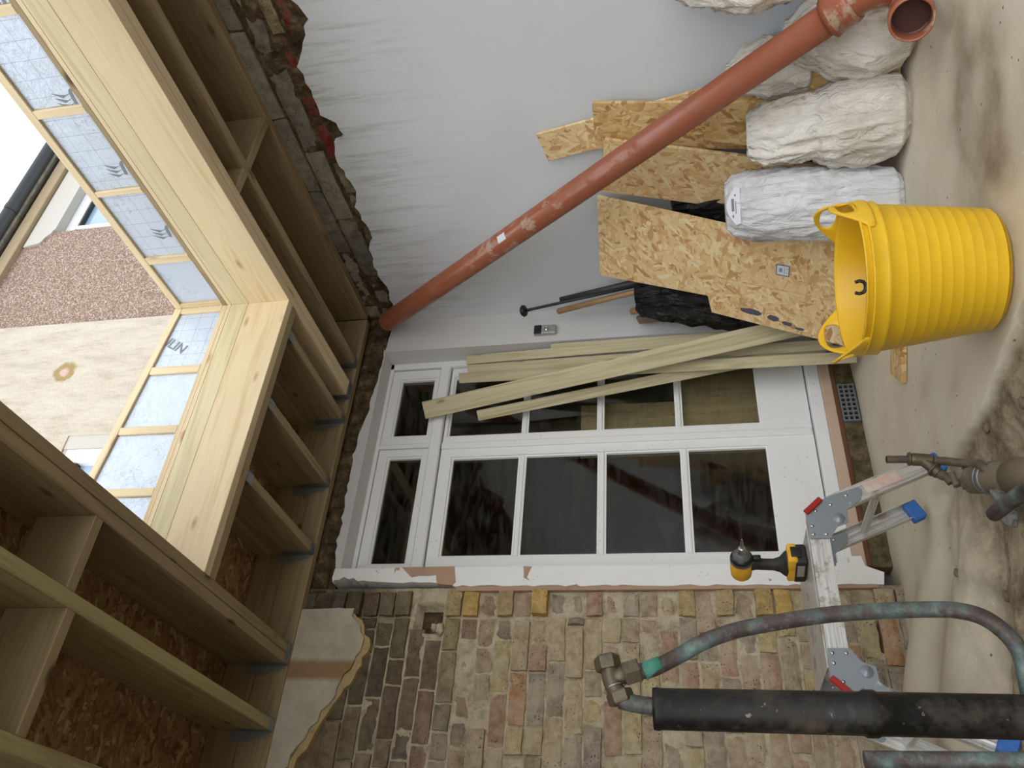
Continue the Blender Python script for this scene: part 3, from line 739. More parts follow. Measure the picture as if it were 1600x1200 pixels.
# ------------------------------------------------------------------ SETTING: doors and fanlights
dy = 3.65
tf = empty('trim_2', (2.2, dy, 0.2), kind='structure')
box('frame_post', 2.86, 2.902, dy-0.03, dy+0.08, 0.20, 2.54, M_FRAME, tf, 0.004)
box('frame_post', 1.545, 1.60, dy-0.02, dy+0.08, 0.20, 2.54, M_FRAME, tf, 0.003)
box('frame_head', 1.56, 2.90, dy-0.03, dy+0.08, 2.515, 2.545, M_FRAME, tf, 0.003)
box('transom_bar', 1.56, 2.865, dy-0.035, dy+0.08, 2.165, 2.226, M_FRAME, tf, 0.006)
box('mullion', 2.312, 2.338, dy-0.025, dy+0.08, 2.22, 2.52, M_FRAME, tf, 0.003)
def sash(nm, x0, x1, z0, z1, px0, px1, cells, y, glassy=0.03):
    """cells: list of (z0,z1) panes"""
    e = empty(nm, ((x0+x1)/2, y, z0), kind='structure')
    box('stile', x0, px0, y-0.012, y+0.035, z0, z1, M_FRAME, e, 0.002)
    box('stile', px1, x1, y-0.012, y+0.035, z0, z1, M_FRAME, e, 0.002)
    zs = sorted(cells)
    box('rail', px0, px1, y-0.012, y+0.035, z0, zs[0][0], M_FRAME, e, 0.002)
    box('rail', px0, px1, y-0.012, y+0.035, zs[-1][1], z1, M_FRAME, e, 0.002)
    for (a, b), (c, d) in zip(zs, zs[1:]): box('glazing_bar', px0, px1, y-0.008, y+0.03, b, c, M_FRAME, e, 0.005)
    for a, b in zs:
        g = box('pane', px0-0.004, px1+0.004, y+0.016, y+0.019, a-0.004, b+0.004, M_GLASS, e)
        bm = bmesh.new(); w = 0.009
        box_bm(bm, px0, px1, y-0.001, y+0.015, a, a+w); box_bm(bm, px0, px1, y-0.001, y+0.015, b-w, b)
        box_bm(bm, px0, px0+w, y-0.001, y+0.015, a+w, b-w); box_bm(bm, px1-w, px1, y-0.001, y+0.015, a+w, b-w)
        link('putty_bead', bm_me(bm), M_FRAME, e)
    return e
d1 = sash('door_1', 1.604, 2.325, 0.228, 2.158, 1.672, 2.252, [(0.455, 0.852), (0.878, 1.270), (1.298, 1.692), (1.718, 2.095)], dy)
d2 = sash('door_2', 2.328, 2.857, 0.228, 2.160, 2.388, 2.80, [(0.468, 0.870), (0.892, 1.283), (1.304, 1.695), (1.715, 2.140)], dy+0.006)
box('meeting_bead', 2.300, 2.338, dy-0.024, dy-0.010, 0.235, 2.158, M_FRAME, d1, 0.004)
sash('window_1', 1.600, 2.308, 2.229, 2.512, 1.60+0.03, 2.262, [(2.258, 2.458)], dy-0.008)
sash('window_2', 2.341, 2.852, 2.229, 2.514, 2.393, 2.792, [(2.250, 2.462)], dy-0.008)
# doorbell
db = empty('doorbell', (2.972, 3.49, 1.53), label='small black and silver video doorbell on the wall right of the doorway', cat='doorbell')
bm = bmesh.new(); box_bm(bm, 2.942, 3.004, 3.474, 3.50, 1.53, 1.657); bevel(bm, 0.006, 2); link('body', bm_me(bm), M_SILVER, db)
bm = bmesh.new(); box_bm(bm, 2.9425, 3.0035, 3.472, 3.485, 1.612, 1.6565); bevel(bm, 0.004, 2); link('camera_window', bm_me(bm), M_BLACKPL, db, label='glossy black camera window')
me = lathe_me([(0.0, 0.0035), (0.010, 0.003), (0.0105, 0.001), (0.013, 0.001), (0.0135, 0.0025), (0.015, 0.002), (0.015, -0.002)], 32)
link('button', me, M_STEEL, db, Matrix.Translation((2.973, 3.4725, 1.585)) @ Matrix.Rotation(PI/2, 4, 'X'))

# ------------------------------------------------------------------ roof timbers
ZB, ZJ, ZD = 2.670, 2.881, 2.972
YF, YL = -1.3, 3.445           # front end of the roof, face of the ledger
def joist(name, x0, x1, y0, y1, label, cat, group=None, firring=True, mat=None, double=False, hang=(), fside=None, furr_w=None):
    e = empty(name, ((x0+x1)/2, (y0+y1)/2, ZB), label=label, cat=cat, group=group)
    m = mat or M_JOIST
    if double:
        xm = (x0+x1)/2
        box('timber', x0, xm-0.0012, y0, y1, ZB, ZJ, m, e, 0.002); box('timber', xm+0.0012, x1, y0, y1, ZB, ZJ, m, e, 0.002)
    else: box('timber', x0, x1, y0, y1, ZB, ZJ, m, e, 0.002)
    if firring: box('firring', x0, x1, y0, y1, ZJ, ZD, M_FIRR if m is M_LINING else M_TREATED, e, 0.002)
    for yy, s in hang: hanger(e, x0, x1, yy, s)
    return e
def hanger(e, x0, x1, y, s):
    """galvanised joist hanger; s=+1 the joist end meets a face at larger Y"""
    g = 0.0015; L = 0.045
    ya, yb = (y-L, y) if s > 0 else (y, y+L)
    bm = bmesh.new()
    box_bm(bm, x0-g, x1+g, ya, yb, ZB-g, ZB)
    box_bm(bm, x0-g-0.001, x0-0.0003, ya, yb, ZB-g, ZB+0.15); box_bm(bm, x1+0.0003, x1+g+0.001, ya, yb, ZB-g, ZB+0.15)
    h = link('joist_hanger', bm_me(bm), M_GALV, e)
    fy0, fy1 = (y-0.0018, y-0.0002) if s > 0 else (y+0.0002, y+0.0018)
    for sx in (-1, 1):
        xa = x0-g if sx < 0 else x1+g
        poly = [(xa, ZB+0.005), (xa+sx*0.022, ZB+0.03), (xa+sx*0.026, ZB+0.07), (xa+sx*0.042, ZB+0.095), (xa+sx*0.042, ZB+0.19), (xa, ZB+0.19)]
        prism('nail_flange', poly, fy0, fy1, 'y', M_PERF, h)
joist('wall_joist', 3.122, 3.167, YF, YL, 'roof joist running tight along the top of the white wall', 'joist', double=False)
joist('roof_joist', 2.752, 2.797, YF, YL, 'single roof joist between the skylight and the white wall', 'joist', hang=[(YL, 1)])
joist('trimmer_joist', 2.535, 2.628, YF, YL, 'double joist along the right side of the skylight', 'joist', double=True, hang=[(YL, 1)], mat=M_LINING)
joist('trimmer_joist', 1.068, 1.157, YF, YL, 'double joist along the left side of the skylight', 'joist', double=True, hang=[(YL, 1)])
joist('roof_joist', 0.785, 0.832, YF, YL, 'first green-grained roof joist left of the skylight', 'joist', mat=M_TREATED, hang=[(YL, 1)])
joist('roof_joist', 0.385, 0.432, YF, YL, 'last roof joist visible at the far left corner of the roof', 'joist', mat=M_TREATED, hang=[(YL, 1)])
for x in (-0.02, -0.42, -0.82, -1.22):
    pass
joist('cripple_joist', 2.375, 2.42, 2.71, YL, 'short joist behind the skylight, nearest the white wall', 'joist', group='short joists between skylight and ledger', hang=[(YL, 1), (2.712, -1)])
joist('cripple_joist', 1.98, 2.025, 2.71, YL, 'short joist behind the skylight, middle of the three', 'joist', group='short joists between skylight and ledger', hang=[(YL, 1), (2.712, -1)])
joist('cripple_joist', 1.605, 1.65, 2.71, YL, 'short joist behind the skylight, nearest the brick wall', 'joist', group='short joists between skylight and ledger', hang=[(YL, 1), (2.712, -1)])
# header behind the opening
hd_e = empty('skylight_header', (1.85, 2.66, ZB), label='pale double header closing the back of the skylight opening', cat='joist')
box('timber', 1.157, 2.535, 2.622, 2.6645, ZB, ZJ, M_LINING, hd_e, 0.002); box('timber', 1.157, 2.535, 2.6665, 2.709, ZB, ZJ, M_JOIST, hd_e, 0.002)
box('firring', 1.157, 2.535, 2.622, 2.709, ZJ, ZD, M_FIRR, hd_e, 0.002)
hf = empty('skylight_header', (1.85, 0.5, ZB), label='front header of the skylight opening, above the photographer', cat='joist')
box('timber', 1.157, 2.535, 0.41, 0.50, ZB, ZJ, M_LINING, hf, 0.002); box('firring', 1.157, 2.535, 0.41, 0.50, ZJ, ZD, M_TREATED, hf, 0.002)
lg = empty('ledger', (1.0, 3.47, ZB), label='long ledger timber fixed to the house wall carrying the joists', cat='ledger')
box('timber', -1.6, 3.12, YL+0.001, 3.4955, ZB, ZB+0.148, M_JOIST, lg, 0.003); box('timber', -1.6, 3.12, YL+0.001, 3.4955, ZB+0.150, ZD, M_JOIST, lg, 0.003)
for nm, x0, x1, y, lb in [('wall joist', 2.797, 3.122, 2.035, 'nogging between the single joist and the wall joist'), ('a', 2.628, 2.752, 2.03, 'short nogging between the skylight joist and the single joist'),
                          ('b', 0.832, 1.068, 2.005, 'nogging directly left of the skylight'), ('c', 0.432, 0.785, 2.04, 'nogging between the two green-grained joists')]:
    box('nogging', x0, x1, y-0.02, y+0.02, ZB, ZJ, M_JOIST, None, 0.002, label=lb, cat='nogging', group='noggings between the roof joists')
# deck
bm = bmesh.new()
for (xa, xb, ya, yb) in [(-1.62, 1.154, -1.4, 3.5), (2.542, 3.4, -1.4, 3.5), (1.16, 2.53, 2.63, 3.5), (1.16, 2.53, -1.4, 0.495)]: box_bm(bm, xa, xb, ya, yb, ZD+0.001, ZD+0.019)
link('ceiling', bm_me(bm), M_OSBDECK, kind='structure')
# upstand round the skylight
ZP, ZS, ZT = 2.972, 3.018, 3.235
us = empty('skylight_upstand', (1.85, 2.62, ZP), label='timber stud frame of the raised skylight kerb', cat='frame')
PW = 0.095
FO = 0.012
# right side
box('bottom_plate', 2.535, 2.535+PW, 0.5, 2.622+PW, ZP+0.02, ZS, M_JOIST, us, 0.002)
box('top_plate', 2.535, 2.535+PW, 0.5, 2.622+PW, ZT, ZT+0.038, M_LINING, us, 0.002)
box('bottom_plate', 2.535, 2.538, 0.5, 2.622, ZP+0.0005, ZP+0.0195, M_LINING, us, 0.0)
def zt(x): return ZT + 0.0935 * (2.535 - x)
for (ya, yb) in [(0.60, 0.635), (1.093, 1.128), (1.490, 1.526), (1.890, 1.916), (2.280, 2.320), (2.595, 2.622)]:
    box('stud', 2.535, 2.535+PW, ya, yb, ZS, ZT, M_LINING, us, 0.0015)
# back side, its top plate climbs to the left
beam('top_plate', (2.535, 2.622+PW/2, zt(2.535)+0.020), (1.157, 2.622+PW/2, zt(1.157)+0.020), PW, 0.038, M_LINING, us)
box('bottom_plate', 1.157, 2.535, 2.622, 2.622+PW, ZP+0.02, ZS, M_LINING, us, 0.002)
box('bottom_plate', 1.157, 2.535, 2.622, 2.625, ZP+0.0005, ZP+0.0195, M_LINING, us, 0.0)
for (xa, xb) in [(2.503, 2.535), (2.134, 2.175), (1.805, 1.842), (1.495, 1.532), (1.157, 1.195)]:
    xm = (xa+xb)/2
    box('stud', xa, xb, 2.622, 2.622+PW, ZS, zt(xm)-0.001, M_LINING, us, 0.0015)
# left and front sides
box('top_plate', 1.157-PW, 1.157, 0.5, 2.622+PW, zt(1.157), zt(1.157)+0.038, M_LINING, us, 0.002)
box('bottom_plate', 1.157-PW, 1.157, 0.5, 2.622, ZP+0.02, ZS, M_LINING, us, 0.002)
for y in (0.52, 0.92, 1.32, 1.72, 2.12, 2.52): box('stud', 1.157-PW, 1.157, y, y+0.038, ZS, zt(1.157), M_LINING, us, 0.0015)
beam('top_plate', (2.535, 0.5-PW/2, zt(2.535)+0.019), (1.157, 0.5-PW/2, zt(1.157)+0.019), PW, 0.038, M_LINING, us)
# foil-faced boards between the studs
rf = random.Random(9)
def foil(a0, a1, z0, z1a, z1b, side, label, fm=None):
    """side 'x' (right wall, faces -X) or 'y' (back wall, faces -Y); local XY in the board's face"""
    w = a1 - a0; zc = (z0 + z1a) / 2; ac = (a0 + a1) / 2
    pl = jag((a0-ac+0.002, z0-zc+0.004), (a1-ac-0.002, z0-zc+0.004), 12, 0.004, rf) + jag((a1-ac-0.002, z0-zc+0.004), (a1-ac-0.002, z1b-zc-0.001), 4, 0.0012, rf) + jag((a1-ac-0.002, z1b-zc-0.001), (a0-ac+0.002, z1a-zc-0.001), 8, 0.001, rf) + jag((a0-ac+0.002, z1a-zc-0.001), (a0-ac+0.002, z0-zc+0.004), 4, 0.0012, rf)
    if side == 'x': mw = Matrix(((0, 0, -1), (1, 0, 0), (0, 1, 0))).transposed(); mw = Matrix(((0, 0, 1, 2.535+FO), (1, 0, 0, ac), (0, 1, 0, zc), (0, 0, 0, 1)))
    else: mw = Matrix(((1, 0, 0, ac), (0, 0, 1, 2.622+FO), (0, 1, 0, zc), (0, 0, 0, 1)))
    if side == 'l': mw = Matrix(((0, 0, 1, 1.157-FO-0.07), (1, 0, 0, ac), (0, 1, 0, zc), (0, 0, 0, 1)))
    e = empty('insulation_board', tuple(mw.translation), label=label, cat='insulation', group='foil faced insulation boards in the skylight kerb')
    link('foil_face', prism_me(pl, 0.0, 0.003, 'z'), fm or M_FOIL, e, mw)
    x0, x1 = a0-ac+0.001, a1-ac-0.001
    bm = bmesh.new(); box_bm(bm, x0, x1, z0-zc, min(z1a, z1b)-zc-0.001, 0.0032, 0.07)
    link('foam_core', bm_me(bm), M_FOAM, e, mw)
    return e, mw, ac, zc
def printing(e, mw, lx, ly, s, size, rot):
    me = text_me(s, size, 0.0003)
    # faces toward -Z local (towards the opening): mirror so it reads from inside
    m = mw @ Matrix.Translation((lx, ly, -0.0008)) @ Matrix.Rotation(rot, 4, 'Z')
    link('printing', me, M_INK, e, m)
def arrows(e, mw, lx, ly, size, rot):
    bm = bmesh.new()
    for k in range(3):
        o = k * size * 0.30
        q = [(0, o), (size*0.75, o+size*0.10), (size*1.25, o-size*0.16), (size*0.55, o+size*0.34-size*0.06), (size*0.42, o+size*0.22)]
        f = [bm.verts.new((x, y, 0)) for x, y in q]; g = [bm.verts.new((x, y, 0.0006)) for x, y in q]
        bm.faces.new(f); bm.faces.new(g)
        for i in range(5): bm.faces.new((f[i], f[(i+1) % 5], g[(i+1) % 5], g[i]))
    link('printed_mark', bm_me(bm), M_INK, e, mw @ Matrix.Translation((lx, ly, -0.0008)) @ Matrix.Rotation(rot, 4, 'Z'))
rb = [(0.635, 1.093), (1.128, 1.490), (1.526, 1.890), (1.916, 2.280), (2.320, 2.595)]
lb = ['foil board nearest the photographer on the right side of the skylight', 'foil board with grey print, second along the right side of the skylight', 'foil board with grey print, third along the right side of the skylight', 'foil board with grey print, fourth along the right side of the skylight', 'plain foil board in the right back corner of the skylight']
for i, (ya, yb) in enumerate(rb):
    e, mw, ac, zc = foil(ya, yb, ZS, ZT, ZT, 'x', lb[i], None if i < 4 else M_FOILP)
    if i in (0, 1, 2, 3):
        yc = [1.0, 1.40, 1.735, 2.085][i]
        arrows(e, mw, yc-ac+0.035, 3.115-zc, 0.068, -PI/2+0.15)
        printing(e, mw, yc-ac+0.02, 3.048-zc, 'U', 0.10, -PI/2+0.12)
bb = [(2.175, 2.503), (1.842, 2.134), (1.532, 1.805), (1.195, 1.495)]
lb = ['foil board with letters, right end of the back of the skylight', 'foil board, second from the right along the back of the skylight', 'foil board, third from the right along the back of the skylight', 'foil board partly hidden at the left of the skylight back']
for i, (xa, xb) in enumerate(bb):
    e, mw, ac, zc = foil(xa, xb, ZS, zt(xa), zt(xb), 'y', lb[i], None if i == 0 else M_FOILP)
    if i == 0: printing(e, mw, 2.315-ac, 3.262-zc, 'ILIN', 0.072, -PI/2-0.5)
for i, (ya, yb) in enumerate([(0.558, 0.92), (0.958, 1.32), (1.358, 1.72), (1.758, 2.12), (2.158, 2.52)]):
    foil(ya, yb, ZS, zt(1.157), zt(1.157), 'l', 'foil board in the left side of the skylight, hidden by the joist')
# torn black membrane behind the kerb corner
mp = [(2.2, 3.27), (2.55, 3.24)] + jag((2.56, 3.285), (2.48, 3.30), 4, 0.006, rf) + jag((2.48, 3.31), (2.2, 3.315), 8, 0.005, rf)
rmb = empty('roof_membrane', (2.55, 2.72, 3.25), label='torn black membrane edge behind the skylight corner', cat='membrane')
prism('flap', mp, 2.718, 2.722, 'y', M_DPC, rmb)
mp = [(2.75, 3.24), (2.2, 3.24)] + jag((2.2, 3.278), (2.5, 3.30), 8, 0.005, rf) + jag((2.5, 3.32), (2.56, 3.34), 3, 0.012, rf) + jag((2.58, 3.295), (2.75, 3.28), 4, 0.005, rf)
prism('flap', mp, 2.632, 2.636, 'x', M_DPC, rmb)

# ------------------------------------------------------------------ house wall above the roof
hw = empty('wall_house', (3.0, 3.5, 3.0), kind='structure')
prism('pebbledash', [(3.32, 2.985), (4.28, 2.985), (4.28, 5.40), (4.13, 5.46), (4.13, 5.60), (6.6, 5.60), (6.6, 5.78), (3.32, 5.78)], 3.50, 3.70, 'y', M_PEBBLE, hw)
prism('cream_render', [(-2.5, 4.43), (2.41, 4.43), (2.41, 2.985), (3.322, 2.985), (3.322, 5.78), (-2.5, 5.78)], 3.488, 3.70, 'y', M_RENDER, hw)
pl = [(4.128, 5.585), (6.6, 5.585), (6.6, 5.385), (4.30, 5.385)] + jag((4.285, 5.40), (4.128, 5.46), 6, 0.01, rf)
prism('window_head', pl, 3.485, 3.70, 'y', M_LINTEL, hw)
box('house_wall_core', -2.5, 7, 3.72, 3.80, 2.99, 5.9, M_RUBBLE, hw)
def upvc(nm, x0, x1, z0, z1, y):
    e = empty(nm, ((x0+x1)/2, y, z0), kind='structure')
    box('frame', x0, x0+0.06, y, y+0.07, z0, z1, M_UPVC, e, 0.004); box('frame', x1-0.06, x1, y, y+0.07, z0, z1, M_UPVC, e, 0.004)
    box('frame', x0+0.06, x1-0.06, y, y+0.07, z0, z0+0.06, M_UPVC, e, 0.004); box('frame', x0+0.06, x1-0.06, y, y+0.07, z1-0.06, z1, M_UPVC, e, 0.004)
    box('sash_frame', x0+0.06, x1-0.06, y-0.015, y+0.05, z1-0.105, z1-0.066, M_UPVC, e, 0.004)
    box('gasket', x0+0.06, x1-0.06, y-0.005, y+0.05, z1-0.118, z1-0.106, M_BLACKPL, e)
    box('sash_frame', x0+0.065, x0+0.10, y-0.015, y+0.05, z0+0.06, z1-0.107, M_UPVC, e, 0.004); box('sash_frame', x1-0.10, x1-0.065, y-0.015, y+0.05, z0+0.06, z1-0.107, M_UPVC, e, 0.004)
    box('pane', x0+0.1, x1-0.1, y+0.03, y+0.036, z0+0.06, z1-0.118, M_WINGLASS, e)
upvc('window_3', 4.284, 5.6, 4.3, 5.385, 3.56)
upvc('window_4', 0.9, 2.32, 3.1, 4.41, 3.50)
box('window_reveal', 2.32, 2.41, 3.494, 3.70, 2.99, 4.43, M_LINTEL, hw)
box('window_reveal', 0.8, 2.41, 3.50, 3.70, 4.41, 4.43, M_LINTEL, hw)
box('soffit_board', -2.5, 7.0, 3.455, 3.60, 5.60, 5.70, M_SOFFIT, hw, 0.004)
gt = empty('rain_gutter', (4.2, 3.38, 5.72), label='black half round gutter along the eaves of the house', cat='gutter')
prof = []
for k in range(13):
    t = PI + PI*k/12; prof.append((0.056*math.cos(t), 0.056*math.sin(t)))
for k in range(13):
    t = 2*PI - PI*k/12; prof.append((0.052*math.cos(t), 0.052*math.sin(t)))
prism('channel', [(3.385+a, 5.775+b) for a, b in prof], -2.5, 7.0, 'x', M_GUTTER, gt)
for xg in (4.42, 1.6): prism('joint_bracket', [(3.385+a*1.08, 5.775+b*1.08) for a, b in prof], xg, xg+0.05, 'x', M_GUTTER, gt)
beam('roof_edge', (-2.5, 3.62, 5.86), (7.0, 3.62, 5.86), 0.5, 0.06, M_BLOCK, hw, upv=(0, -0.5, 0.85))

# ------------------------------------------------------------------ THINGS
# --- terracotta drain pipe
P0 = Vector((3.045, 3.40, 2.52)); P1 = Vector((2.661, 1.617, 0.312)); dr = (P1-P0).normalized()
dp = empty('drain_pipe', tuple(P1), label='long terracotta plastic drain pipe leaning in the corner, bend at its foot', cat='pipe')
L = (P1-P0).length
m, _ = frame_from(P0, P1)
prof = [(0.055, -L/2), (0.055, L/2), (0.051, L/2), (0.051, -L/2), (0.055, -L/2)]
rot = Matrix.Rotation(PI/2, 4, 'Y')
link('straight_pipe', lathe_me(prof, 48), M_PIPE, dp, m @ rot)
def sub(o_list): pass
elbow_end = Vector((2.600, 1.60, 0.13)); e_dir = Vector((-0.62, -0.72, 0.10)).normalized()
a = P1; b = P1 + dr*0.22
ctrl = [a - dr*0.01, a + dr*0.06, a + dr*0.12, Vector((2.655, 1.545, 0.125)), Vector((2.608, 1.575, 0.092)), Vector((2.55, 1.57, 0.100)), Vector((2.515, 1.560, 0.107))]
sp = spline(ctrl, 40)
n = len(sp)
tube('elbow', sp, [0.0575]*n, M_PIPE, dp, 40, cap=False)
def socket(name, c, d, r0, r1, L, parent):
    m, _ = frame_from(c - d*L/2, c + d*L/2)
    pr = [(r0, -L/2), (r1-0.004, -L/2), (r1, -L/2+0.006), (r1, L/2-0.012), (r1-0.003, L/2), (r0+0.002, L/2), (r0, L/2-0.004), (r0, -L/2)]
    return link(name, lathe_me(pr, 48), M_PIPE, parent, m @ rot)
socket('collar', P1 + dr*0.035, dr, 0.0555, 0.0665, 0.085, dp)
socket('seal_ring', P1 - dr*0.006, dr, 0.0555, 0.071, 0.016, dp)
ee = sp[-1]; ed = (sp[-1]-sp[-3]).normalized()
socket('open_socket', ee + ed*0.028, ed, 0.0585, 0.068, 0.075, dp)
m, _ = frame_from(ee - ed*0.02, ee - ed*0.016)
link('inner_bore', lathe_me([(0.0, 0.0), (0.0565, 0.0)], 40), M_PIPE_IN, dp, m @ rot)
pc = P0 + (P1-P0)*0.40
nrm = Vector((-0.55, -0.75, 0.30)); nrm = (nrm - dr*nrm.dot(dr)).normalized(); yv = nrm.cross(dr)
lab = Matrix((dr, yv, nrm)).transposed().to_4x4(); lab.translation = pc + nrm*0.0
bm = bmesh.new()
for i in range(7):
    t = -0.32 + 0.64*i/6
    for xx in (-0.028, 0.028): bm.verts.new((xx, 0.0556*math.sin(t), 0.0556*math.cos(t)))
bm.verts.ensure_lookup_table()
for i in range(6): bm.faces.new([bm.verts[2*i], bm.verts[2*i+1], bm.verts[2*i+3], bm.verts[2*i+2]])
link('paper_label', bm_me(bm), M_LABELW, dp, lab, label='small white printed label on the pipe')

# --- OSB sheets and strips against the white wall
def board_obj(name, corners, th, mat, label, parent=None, group='osb offcuts leaning on the white wall', poly=None, cat='board'):
    """corners: A bottom-right, B bottom-left, C top-left, D top-right in world; optional outline poly in (u,v) of that frame"""
    A, B, D = Vector(corners[0]), Vector(corners[1]), Vector(corners[2])
    u = (B-A); v = (D-A); W = u.length; H = v.length; u.normalize(); nn = u.cross(v).normalized(); v2 = nn.cross(u)
    if poly is None: poly = [(0, 0), (W, 0), (W, H), (0, H)]
    m = Matrix((u, v2, nn)).transposed().to_4x4(); m.translation = A
    me = prism_me(poly, -th, 0.0, 'z')
    return link(name, me, mat, parent, m, label=label, cat=cat, group=group), m
# big front sheet: stepped outline
def uvpoly(m, pts):
    mi = m.inverted(); return [tuple((mi @ Vector(p))[:2]) for p in pts]
A = Vector((2.470, 2.615, 0.012)); B = Vector((2.395, 3.075, 0.012)); D = Vector((3.060, 2.630, 1.208))
bs = empty('osb_sheet', tuple(A), label='large pale osb sheet with a paper label, standing behind the yellow tubs', cat='board', group='osb offcuts leaning on the white wall')
u = (B-A).normalized(); W = (B-A).length; v = (D-A); nn = u.cross(v).normalized(); v2 = nn.cross(u); H = v.dot(v2)
m = Matrix((u, v2, nn)).transposed().to_4x4(); m.translation = A
sk = v.dot(u)
poly = [(0, 0), (W+0.05, 0.0), (W+0.02, 0.795), (W-0.05, 0.80), (W-0.055, H*1.0), (sk, H)]
s = 1 if nn.dot(Vector((-1, -0.7, 0.3))) > 0 else -1
poly = [(-0.06, 0.0), (W+0.04, 0.0), (W+0.015, 0.76), (W-0.085, 0.78), (W-0.065, H+0.04), (sk, H), (sk*0.46, H*0.46), (sk*0.45-0.05, H*0.45)]
link('board', prism_me(poly, -0.018*s, 0.0, 'z'), M_OSB, bs, m)
def on_board(pu, pv, d=0.0008): return m @ Matrix.Translation((pu, pv, d*s)) 
bm = bmesh.new(); box_bm(bm, 0.115, 0.175, 0.395, 0.455, 0.0003*s, 0.0010*s)
link('label_border', bm_me(bm), M_LABELB, bs, m)
bm = bmesh.new(); box_bm(bm, 0.120, 0.170, 0.399, 0.451, 0.0008*s, 0.0014*s); lw = link('paper_label', bm_me(bm), M_LABELW, bs, m, label='white paper label with a barcode and blue border')
bm = bmesh.new()
rl = random.Random(2)
x = 0.134
while x < 0.156:
    w = rl.choice([0.0008, 0.0014]); box_bm(bm, x, x+w, 0.427, 0.441, 0.0012*s, 0.0017*s); x += w + 0.001
box_bm(bm, 0.127, 0.163, 0.416, 0.418, 0.0012*s, 0.0017*s); box_bm(bm, 0.128, 0.140, 0.405, 0.407, 0.0012*s, 0.0017*s); box_bm(bm, 0.150, 0.160, 0.405, 0.407, 0.0012*s, 0.0017*s)
link('barcode', bm_me(bm), M_LABELB, bs, m)
rk = random.Random(8); bm = bmesh.new()
for (cu, cv, ru, rv) in [(W-0.045, 0.565, 0.022, 0.055), (W-0.035, 0.455, 0.018, 0.03), (W-0.02, 0.39, 0.014, 0.03), (W-0.005, 0.33, 0.009, 0.025)]:
    vv = [bm.verts.new((cu + ru*math.cos(t*PI/9)*rk.uniform(0.7, 1.1), cv + rv*math.sin(t*PI/9)*rk.uniform(0.75, 1.1), 0.0007*s)) for t in range(18)]
    bm.faces.new(vv)
link('paint_mark', bm_me(bm), M_MARK, bs, m, label='smudged blue grey stencil marks along the edge')
bm = bmesh.new(); box_bm(bm, 0.255, 0.259, 0.0, 0.80, 0.0, 0.0009*s); link('joint_line', bm_me(bm), M_OSB2, bs, m)

def lean(name, pb, pt, width, th, mat, label, wdir, group='osb offcuts leaning on the white wall', cat='board'):
    """board from bottom centre pb to top centre pt; wdir = direction of its width"""
    pb = Vector(pb); pt = Vector(pt); x = (pt-pb).normalized(); y = Vector(wdir); y = (y - x*y.dot(x)).normalized(); z = x.cross(y)
    mm = Matrix((x, y, z)).transposed().to_4x4(); mm.translation = (pb+pt)/2; Lb = (pt-pb).length
    bm = bmesh.new(); box_bm(bm, -Lb/2, Lb/2, -width/2, width/2, -th/2, th/2); bevel(bm, 0.001)
    return link(name, bm_me(bm, name), mat, None, mm, label=label, cat=cat, group=group)
YD = (0, 1, 0)
lean('osb_strip', (2.86, 2.62, 0.02), (3.045, 2.435, 1.16), 0.30, 0.018, M_OSB, 'wide osb strip standing just right of the large labelled sheet, crossed by the drain pipe', YD)
lean('osb_strip', (2.95, 2.30, 0.02), (3.085, 2.245, 1.18), 0.24, 0.018, M_OSB2, 'osb strip tucked behind the others with its top edge beside the pipe', YD)
lean('osb_strip', (3.02, 2.05, 0.10), (3.105, 2.345, 1.43), 0.155, 0.015, M_OSB, 'narrow osb strip, the tallest of the group, flat on the white wall', YD)
lean('osb_strip', (2.86, 2.33, 0.02), (2.955, 2.20, 0.70), 0.17, 0.018, M_OSB2, 'short dark osb offcut with a rough top edge above the middle white sack', YD)
lean('osb_strip', (2.80, 1.93, 0.02), (2.99, 2.12, 0.76), 0.10, 0.018, M_OSB2, 'thin osb slat slanting behind the pipe, upper of the two slats', YD)
lean('osb_strip', (2.77, 2.02, 0.05), (2.95, 2.16, 0.66), 0.09, 0.018, M_OSB2, 'thin osb slat slanting behind the pipe, lower of the two slats', YD)
# offcut on the floor beside the tubs
box_o = lean('osb_offcut', (2.06, 2.86, 0.012), (2.26, 2.62, 0.012), 0.16, 0.022, M_OSB2, 'osb offcut lying flat on the floor next to the yellow tubs', (1, 0.8, 0), group=None)
# planks of timber beneath / behind black sack
lean('timber_offcut', (2.66, 3.20, 0.02), (2.83, 3.24, 0.66), 0.06, 0.03, M_BATTEN, 'grey timber end showing between the osb sheet and the black sack', YD, group=None, cat='timber')

# --- treated battens leaning on the doorway
def batten(pb, pt, w, h, lab_):
    w *= 1.15
    return beam('batten', pb, pt, w, h, M_BATTEN, None, upv=(-0.62, -0.78, 0), bev=0.003, label=lab_, cat='timber', group='treated battens leaning in the doorway')
batten((2.700, 3.20, 0.03), (2.525, 3.575, 2.265), 0.085, 0.047, 'thick front batten crossing the others, its top over the fanlight')
batten((2.73, 3.45, 0.02), (2.485, 3.595, 1.96), 0.05, 0.045, 'batten passing under the thick front one, top end leftmost below it')
batten((2.560, 3.36, 0.02), (2.735, 3.575, 2.085), 0.05, 0.045, 'upright batten nearest the airbrick, with a pointed top')
batten((2.68, 3.40, 0.02), (2.80, 3.585, 2.045), 0.048, 0.045, 'batten with a shaded side, second from the wall')
batten((2.76, 3.38, 0.02), (2.868, 3.58, 2.06), 0.045, 0.04, 'square-ended batten closest to the white wall')
batten((2.79, 3.42, 0.02), (2.866, 3.52, 1.56), 0.045, 0.022, 'thin short batten tight against the door reveal')

